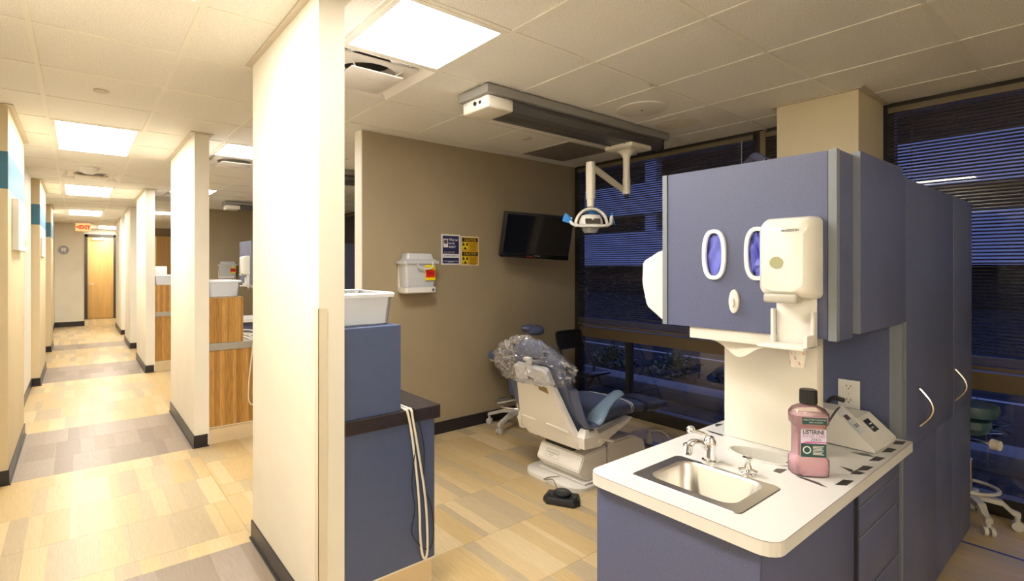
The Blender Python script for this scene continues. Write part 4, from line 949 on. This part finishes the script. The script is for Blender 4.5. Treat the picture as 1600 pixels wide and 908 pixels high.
# seat frame with side brackets
bm = poly(new(), [(2.66, YC-.25, .30), (2.66, YC-.25, .36), (2.72, YC-.25, .395), (3.16, YC-.25, .42), (3.16, YC-.25, .395), (2.82, YC-.25, .29)], (0, .5, 0)); bmesh.ops.bevel(bm, geom=list(bm.edges), offset=.006, segments=1, affect='EDGES'); obj('seat_frame', bm, chair_pl, dc)
for s in (-1, 1):
    y0 = YC+s*.25
    bm = loft(new(), [[(2.64, y0, .30), (2.72, y0, .30), (2.72, y0+s*.05, .30), (2.64, y0+s*.05, .30)], [(2.625, y0-s*.01, .375), (2.78, y0, .375), (2.78, y0+s*.06, .375), (2.625, y0+s*.06, .375)], [(2.66, y0, .425), (2.76, y0, .425), (2.76, y0+s*.045, .425), (2.66, y0+s*.045, .425)]]); obj('arm_bracket', bm, chair_pl, dc, False)
    bm = poly(new(), [(2.64, y0, .30), (2.78, y0, .375), (3.16, y0, .425), (3.12, y0, .40), (2.80, y0, .29)], (0, s*.05, 0)); obj('side_fin', bm, chair_pl, dc, False)
    sl_ = spline([(2.555, y0+s*.02, .70), (2.59, y0+s*.025, .59), (2.63, y0+s*.03, .49), (2.675, y0+s*.035, .443), (2.73, y0+s*.04, .45), (2.765, y0+s*.04, .485)], 5)
    obj('arm_sling', tube(new(), sl_, .014, 10, flat=((0, 1, 0), .045)), vinyl, dc)
    rr = []
    for q, (ax, az, aw) in enumerate(((2.735, .452, .05), (2.75, .468, .066), (2.79, .503, .066), (2.85, .545, .05), (2.91, .578, .042), (2.97, .601, .046), (3.015, .613, .045), (3.03, .616, .028))):
        rr.append([Vector((ax-.014*math.sin(2*PI*k/14)*.5, y0+s*.04+aw*math.cos(2*PI*k/14), az+.017*math.sin(2*PI*k/14))) for k in range(14)])
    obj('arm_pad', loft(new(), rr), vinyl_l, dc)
    obj('arm_post', box(new(), 2.69, 2.73, y0+s*.01, y0+s*.05, .40, .45, .004), M('arm_post_brown', (.16, .13, .10), .5), dc)
# cushions
def cush(rows, m, name, e=4.0, n=32):
    """rows: (centre x, z, half thickness, half width, tilt angle) sections across Y"""
    rings = []
    for x, z, ht, hw, tl in rows:
        c, s = math.cos(tl), math.sin(tl)
        rings.append([Vector((x-p.y*s, YC+p.x, z+p.y*c)) for p in sring(0, 0, 0, hw, ht, n, e)])
    return obj(name, loft(new(), rings), m, dc)
cush([(2.66, .45, .02, .20, 0), (2.675, .45, .05, .235, 0), (2.75, .447, .058, .25, 0), (2.95, .452, .062, .255, .02), (3.12, .462, .06, .25, .0), (3.23, .455, .055, .235, -.1), (3.26, .45, .03, .22, -.1)], vinyl, 'seat_cushion')
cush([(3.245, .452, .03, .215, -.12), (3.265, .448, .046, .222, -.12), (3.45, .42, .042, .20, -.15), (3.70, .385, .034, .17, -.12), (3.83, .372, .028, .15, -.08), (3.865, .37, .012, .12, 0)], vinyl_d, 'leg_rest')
for x in (3.262, 3.285):
    obj('piping', tube(new(), [Vector((x+.004*p.y, YC+p.x, .449+p.y)) for p in sring(0, 0, 0, .225, .049, 32, 4)], .003, 6, True), M('white_piping', (.55, .56, .58), .4), dc)
# clear protective sleeve on the toe end
rings = []
for x, z, ht, hw in ((3.50, .413, .048, .205), (3.72, .383, .042, .178), (3.86, .370, .036, .158), (3.895, .368, .02, .135)): rings.append([Vector((x, YC+p.x, z+p.y)) for p in sring(0, 0, 0, hw, ht, 28, 4)])
obj('toe_sleeve', loft(new(), rings, False, True), film, dc)
def back_pt(s, off): return Vector((2.70-.245*s-off*.93*-1, 0, .36+.60*s+off*.36))
rows = []
for s, ht, hw in ((-.02, .015, .18), (.02, .035, .225), (.2, .045, .245), (.5, .045, .24), (.75, .045, .215), (.93, .042, .18), (.985, .03, .15), (1.0, .012, .12)):
    p = back_pt(s, .018); rows.append([Vector((p.x+q.y*.93, YC+q.x, p.z+q.y*.36)) for q in sring(0, 0, 0, hw, ht, 32, 4)])
obj('back_cushion', loft(new(), rows), vinyl, dc)
# moulded back shell
def shell_pt(a, s, off):  # a across (+Y left), s 0 bottom..1 top
    return Vector((2.655-.215*s-off*.93, YC+a, .285+.535*s-off*.36))
prof = [(0, .21, .255), (.10, .255, .262), (.25, .252, .24), (.42, .225, .215), (.80, .165, .165), (.97, .15, .15), (1.0, .13, .13)]
def outline(shr, off): 
    L = [shell_pt(l-shr, s+(shr if i == 0 else -shr if i == len(prof)-1 else 0), off) for i, (s, l, r) in enumerate(prof)]
    R = [shell_pt(-r+shr, s+(shr if i == 0 else -shr if i == len(prof)-1 else 0), off) for i, (s, l, r) in enumerate(prof)]
    return L+R[::-1]
obj('back_shell', loft(new(), [outline(0, -.03), outline(0, .0), outline(.012, .014)]), chair_pl, dc, True)
for a0, a1, s0, s1 in ((.215, .085, .245, .235), (-.02, -.21, .235, .215)):
    bm = loft(new(), [[shell_pt(a0, s0, .012), shell_pt(a0, s0+.028, .012), shell_pt(a0, s0+.022, .02), shell_pt(a0, s0+.004, .022)], [shell_pt(a1, s1, .012), shell_pt(a1, s1+.028, .012), shell_pt(a1, s1+.022, .02), shell_pt(a1, s1+.004, .022)]]); obj('shell_ridge', bm, chair_pl, dc, False)
bm = poly(new(), [shell_pt(.03, .80, .0145), shell_pt(-.02, .78, .0145), shell_pt(-.02, .86, .0145), shell_pt(.03, .88, .0145)], (-.001, 0, 0)); obj('vent_slots', bm, grey_ink, dc, False)
bm = poly(new(), [shell_pt(-.045, .72, .0145), shell_pt(-.125, .69, .0145), shell_pt(-.125, .77, .0145), shell_pt(-.045, .80, .0145)], (-.001, 0, 0)); obj('data_plate', bm, M('brass_plate', (.30, .22, .10), .4), dc, False)
bm = lathe(new(), [(.05, 0), (.05, .03), (.035, .045)], 0, 0, 18)
for v in bm.verts: v.co = Vector((2.66+v.co.x, YC+.255+v.co.z*.9, .38+v.co.y*1.5))
obj('pivot_cover', bm, chair_pl, dc)
bm = cyl(new(), (2.82, YC-.29, .335), (2.90, YC-.33, .31), .009, n=10); cyl(bm, (2.80, YC-.26, .33), (2.80, YC-.31, .33), .018, n=12); obj('release_lever', bm, cream_pl, dc)
# headrest
bm = loft(new(), [[Vector((2.44+.02+q.y*.93, YC-.01+q.x, z)) for q in sring(0, 0, 0, w_, t_, 28, 3)] for z, w_, t_ in ((.88, .07, .02), (.895, .115, .045), (.93, .13, .052), (.97, .12, .048), (.995, .085, .03), (1.0, .05, .012))]); obj('headrest', bm, vinyl, dc)
bm = box(new(), 2.418, 2.432, YC-.035, YC+.015, .80, .885, .005); cyl(bm, (2.415, YC-.04, .87), (2.415, YC+.02, .87), .014); obj('headrest_bracket', bm, chair_pl, dc)
# plastic bag over the headrest
bm = new(); bmesh.ops.create_icosphere(bm, subdivisions=5, radius=1)
for v in bm.verts:
    n = v.co.normalized(); z = n.z
    f = 1-.16*abs(noise.noise(Vector((n.x*2.4+4, n.y*2.4, n.z*2.4))))*1.5-.30*abs(noise.noise(Vector((n.x*5, n.y*5+3, n.z*5))))-.16*abs(noise.noise(Vector((n.x*10, n.y*10+3, n.z*10))))+.10
    wdt = .335 if z < 0 else .335-.13*z
    if z < -.45: z = -.45-.12*(-.45-z)
    v.co = Vector((2.475+.10*(-z)+n.x*.20*f, YC+.005+n.y*wdt*f, .865+z*.165*f-.06*(1-abs(z))*.5+(.10*z if z < 0 else 0)))
obj_bag = solo('plastic_cover', bm, film, 'crinkled clear plastic bag pulled over the headrest of the dental chair', 'plastic bag', smooth=True)
for p in obj_bag.data.polygons: p.use_smooth = False
# foot control with cord
t = thing('foot_control', 'black foot control with a round pedal on the floor by the dental chair', 'foot control', (2.47, 2.17, 0), math.radians(-58))
bm = loft(new(), [[Vector((x, y, z)) for x, y in ((-.115*k, -.03*k), (-.085*k, -.075*k), (.085*k, -.075*k), (.115*k, -.03*k), (.10*k, .07*k), (-.10*k, .07*k))] for k, z in ((1, 0), (1, .018), (.94, .034), (.8, .04))]); obj('base', bm, black_pl, t, local=True, smooth=False)
pd = obj('pedal', lathe(new(), [(.05, .038), (.056, .046), (.056, .055), (.046, .062)], 0, .012, 28), black_pl, t, local=True)
bm = new()
for a in (20, 80, 140): c, s = math.cos(math.radians(a)), math.sin(math.radians(a)); cyl(bm, (-c*.03, .012-s*.03, .0625), (c*.03, .012+s*.03, .0625), .0015, n=5)
obj('pedal_mark', bm, M('pedal_mark_grey', (.22, .22, .20), .5), pd, local=True)
for s in (-1, 1): obj('button', lathe(new(), [(.016, .03), (.015, .045), (.010, .049)], s*.082, -.01, 14), black_pl, t, local=True)
solo('pedal_cord', tube(new(), spline([(2.52, 2.25, .03), (2.56, 2.33, .06), (2.57, 2.42, .03), (2.60, 2.40, .045), (2.66, 2.36, .05)], 6), .004, 6), M('tan_cord', (.25, .20, .14), .5), 'thin cord from the foot control to the chair base', 'cord')
# floor box with cords under the leg rest
t = thing('floor_box', 'small floor power box with a plug behind the dental chair', 'floor outlet', (3.86, 2.42, 0))
obj('cover', box(new(), 3.79, 3.93, 2.35, 2.49, 0, .012, .003), M('floor_box_grey', (.20, .24, .32), .4, metal=.5), t); obj('plug', lathe(new(), [(.028, .012), (.026, .05), (.015, .09), (.008, .12)], 3.85, 2.43, 12), cream_pl, t)
solo('power_cable', tube(new(), spline([(3.85, 2.43, .12), (3.93, 2.36, .11), (4.02, 2.28, .012), (4.2, 2.10, .008), (4.3, 1.8, .008)], 6), .006, 6), cable_w, 'white cord running over the floor from the power box', 'cord')
solo('power_cable', tube(new(), spline([(3.83, 2.45, .04), (3.72, 2.5, .012), (3.62, 2.58, .02), (3.52, 2.50, .012), (3.60, 2.42, .03), (3.66, 2.50, .014), (3.55, 2.40, .012), (3.48, 2.36, .03)], 6), .006, 6), M('pink_tan_cord', (.42, .28, .22), .5), 'tangled tan cord on the floor under the leg rest', 'cord')

# ------------------------------------------------------------------ stools
def stool_base(t, cx, cy, r, a0, m, wheel, zhub=.15):
    for k in range(5):
        a = math.radians(a0+72*k); c, s = math.cos(a), math.sin(a); sd = Vector((-s, c, 0))
        P = lambda q, w, z: [Vector((cx+c*q, cy+s*q, 0))+sd*w*i+Vector((0, 0, z+j)) for i, j in ((-1, -.013), (1, -.013), (.8, .013), (-.8, .013))]
        lg = obj('leg', loft(new(), [P(.03, .026, zhub), P(.14, .024, zhub-.01), P(r-.02, .018, .098), P(r+.012, .017, .088)]), m, t, False)
        bm = cyl(new(), Vector((cx+c*r, cy+s*r, .095)), Vector((cx+c*r, cy+s*r, .05)), .012, n=10)
        for q in (-1, 1): cyl(bm, Vector((cx+c*r, cy+s*r, .0265))+sd*.006*q, Vector((cx+c*r, cy+s*r, .0265))+sd*.024*q, .026, n=16)
        obj('caster', bm, wheel, lg)
    obj('hub', lathe(new(), [(.045, zhub-.03), (.05, zhub-.02), (.048, zhub+.015), (.03, zhub+.03)], cx, cy, 18), m, t)
st = thing('assistant_stool', 'blue assistant stool with a curved arm pad behind the dental chair', 'stool', (3.29, 3.42, 0))
sx, sy = 3.29, 3.42
stool_base(st, sx, sy, .285, 191-72*0, M('stool_grey', (.52, .49, .43), .35), M('caster_grey', (.50, .48, .44), .4))
obj('column', lathe(new(), [(.028, .16), (.028, .34), (.017, .345), (.017, .62)], sx, sy, 16), chrome, st)
obj('foot_ring', tube(new(), [(sx+.21*math.cos(2*PI*k/32), sy+.21*math.sin(2*PI*k/32), .225) for k in range(32)], .011, 10, True), chrome, st)
bm = new()
for k in range(3):
    a = math.radians(150+120*k); cyl(bm, (sx+.025*math.cos(a), sy+.025*math.sin(a), .255), (sx+.205*math.cos(a), sy+.205*math.sin(a), .225), .008, n=8)
obj('ring_spokes', bm, M('stool_grey', (.52, .49, .43), .35), st)
bm = loft(new(), [sring(sx-.06, sy, z, rx, ry, 32, 2.6) for z, rx, ry in ((.645, .16, .16), (.648, .21, .20), (.672, .235, .215), (.70, .215, .20), (.735, .14, .13), (.742, .06, .06))]); obj('seat', bm, vinyl, st)
obj('seat_plate', box(new(), sx-.24, sx+.10, sy-.12, sy+.12, .625, .647, .004), cream_pl, st)
bm = cyl(new(), (sx-.14, sy-.10, .63), (sx-.14, sy-.10, .585), .02, n=12); cyl(bm, (sx-.14, sy-.10, .585), (sx-.12, sy-.14, .57), .010, n=10); obj('tilt_lever', bm, cream_pl, st)
pts = [Vector((sx+.07+.12*math.cos(a), sy-.02+.12*math.sin(a), .90)) for a in [math.radians(q) for q in range(-120, 75, 13)]]
bm = new(); rings = []
for i, p in enumerate(pts):
    k = .55+.45*math.sin(PI*min(1, max(0, (i+.6)/(len(pts)-1+1.2)))); d = (pts[min(i+1, len(pts)-1)]-pts[max(i-1, 0)]).normalized(); nrm = Vector((-d.y, d.x, 0))
    rings.append([p+nrm*.058*k*math.cos(2*PI*q/16)+Vector((0, 0, .046*k*math.sin(2*PI*q/16))) for q in range(16)])
obj('arm_pad', loft(bm, rings), vinyl, st)
bm = cyl(new(), (sx-.02, sy-.10, .86), (sx-.02, sy-.10, .64), .009, n=10); box(bm, sx-.05, sx+.04, sy-.125, sy-.08, .852, .868, .003); obj('arm_post', bm, cream_pl, st)
bm = loft(new(), [sring(sx+.02, sy-.03, z, rx, .10, 24, 3) for z, rx in ((.30, .08), (.32, .11), (.44, .12), (.58, .11), (.60, .06))]); obj('lower_pad', bm, vinyl, st)
# teal stool squeezed between tall cabinet and window
st = thing('teal_stool', 'teal stool with cream casters between the tall blue cabinet and the window', 'stool', (4.22, .62, 0))
sx, sy = 4.215, .60
bg = M('stool_beige', (.50, .47, .40), .4)
stool_base(st, sx, sy, .20, 212, bg, M('caster_white', (.60, .58, .52), .4))
obj('column', lathe(new(), [(.024, .16), (.024, .36), (.015, .365), (.015, .615)], sx, sy, 16), chrome, st)
obj('foot_ring', tube(new(), [(sx+.13*math.cos(2*PI*k/28), sy+.13*math.sin(2*PI*k/28), .20) for k in range(28)], .010, 8, True), bg, st)
obj('seat', loft(new(), [sring(sx, sy, z, r_, r_, 28, 2.6) for z, r_ in ((.62, .10), (.624, .127), (.65, .135), (.685, .128), (.695, .09))]), teal_v, st)
obj('lower_pad', loft(new(), [sring(sx-.02, sy-.02, z, r_, r_*.8, 24, 2.4) for z, r_ in ((.515, .05), (.53, .085), (.56, .105), (.60, .10), (.61, .06))]), teal_v, st)
obj('knob', cyl(new(), (sx, sy-.10, .47), (sx-.01, sy-.135, .47), .032, .028, 10), cream_pl, st)
obj('knob_arm', cyl(new(), (sx, sy, .47), (sx, sy-.10, .47), .008, n=8), chrome, st)
obj('lever', cyl(new(), (sx-.02, sy-.05, .52), (sx+.10, sy-.13, .515), .004, n=8), chrome, st)

# ------------------------------------------------------------------ folding chair (local: faces -Y)
fc = thing('folding_chair', 'black metal folding chair standing in the corner by the window', 'chair', (4.05, 3.28, 0), math.radians(2))
tb = lambda pts, r=.011: tube(new(), pts, r, 8)
for s in (-1, 1):
    x = s*.205
    obj('leg', tb([(x, -.22, 0), (x, .02, .46), (x, .16, .73), (x*.98, .178, .79)]), black_m, fc, local=True)
    obj('leg', tb([(x*.9, .24, 0), (x*.9, -.02, .42)]), black_m, fc, local=True)
    obj('foot_cap', cyl(new(), (x, -.22, 0), (x, -.212, .02), .015, n=10), black_pl, fc, local=True)
obj('back_rail', tb(spline([(-.201, .178, .79), (-.19, .185, .822), (-.15, .188, .832), (.15, .188, .832), (.19, .185, .822), (.201, .178, .79)], 5)), black_m, fc, local=True)
bm = new(); rows = []
for k in range(9):
    q = -1+2*k/8; rows.append([Vector((.198*q, .178+.022*(1-q*q), .83)), Vector((.198*q, .150+.024*(1-q*q), .655)), Vector((.198*q, .154+.024*(1-q*q), .653)), Vector((.198*q, .183+.022*(1-q*q), .83))])
obj('backrest', loft(bm, rows), black_m, fc, local=True)
bm = loft(new(), [[Vector((a, b, z)) for a, b in rrect(-.195+e, .195-e, -.20+e, .19-e, .04)] for e, z in ((.004, .438), (0, .445), (0, .456), (.012, .462))]); obj('seat', bm, M('folding_seat', (.012, .014, .022), .22), fc, local=True)
obj('stretcher', tb([(-.2, -.14, .16), (.2, -.14, .16)], .007), black_m, fc, local=True); obj('stretcher', tb([(-.184, .17, .13), (.184, .17, .13)], .007), black_m, fc, local=True)

# ------------------------------------------------------------------ corridor: canvas pictures, wall sign, floor tape
t = thing('canvas_picture', 'white canvas picture with orange strokes on the nearest wall pier', 'picture', (-.37, 5.17, 1.60))
obj('canvas', box(new(), -.3845, -.345, 4.83, 5.52, 1.61, 1.985, .003), M('canvas_white', (.80, .78, .76), .7), t, False)
bm = new()
for k, (y, z, h_, w_) in enumerate(((5.40, 1.66, .12, .03), (5.44, 1.72, .2, .015), (5.36, 1.64, .05, .02), (5.47, 1.65, .07, .02))): box(bm, -.3452, -.344, y-w_, y+w_, z, z+h_)
obj('orange_strokes', bm, M('orange_paint', (.8, .28, .08), .6, var=.3, vscale=20), t, False)
bm = new()
for y, z, h_, w_ in ((5.41, 1.80, .14, .012), (5.46, 1.86, .1, .02)): box(bm, -.3452, -.344, y-w_, y+w_, z, z+h_)
obj('lilac_strokes', bm, M('lilac_paint', (.55, .42, .62), .6), t, False)
solo('wall_board', box(new(), -.3845, -.365, 8.3, 9.0, 1.62, 1.86, .003), M('board_white', (.78, .75, .68), .5), 'pale board on the second wall pier', 'picture')
t = thing('tooth_sign', 'round sign with a pale tooth on the end wall of the corridor', 'sign', (-.29, YE-.02, 1.80))
for r_, m_, y_ in ((.12, M('sign_ring', (.62, .60, .62), .5), YE-.012), (.10, M('sign_slate', (.34, .34, .42), .5), YE-.015)):
    obj('disc', loft(new(), [[Vector((a, y_, b)) for a, b in oval(-.29, 1.92, r_, r_)], [Vector((a, YE-.002, b)) for a, b in oval(-.29, 1.92, r_, r_)]]), m_, t)
obj('tooth', poly(new(), [(-.345, YE-.019, 1.96), (-.32, YE-.019, 1.985), (-.29, YE-.019, 1.97), (-.26, YE-.019, 1.985), (-.235, YE-.019, 1.96), (-.245, YE-.019, 1.90), (-.262, YE-.019, 1.85), (-.28, YE-.019, 1.90), (-.30, YE-.019, 1.90), (-.318, YE-.019, 1.85), (-.335, YE-.019, 1.90)], (0, .005, 0)), white_ink, t, False)
solo('light_switch', box(new(), .09, .1235, YE-.008, YE-.0005, 1.16, 1.27, .002), white_pl, 'small white switch plate at the end of the corridor', 'switch')
solo('floor_tape', box(new(), 3.842, 3.862, -.2, .60, .0002, .0012), M('blue_tape', (.02, .05, .30), .5), 'strip of blue tape on the floor by the tall cabinet', 'floor tape', smooth=False)
solo('far_cabinet', box(new(), 1.75, 2.15, 16.2, 16.59, 1.2, 2.35, .004), maple, 'pale maple wall cabinet on the farthest taupe wall', 'cabinet')
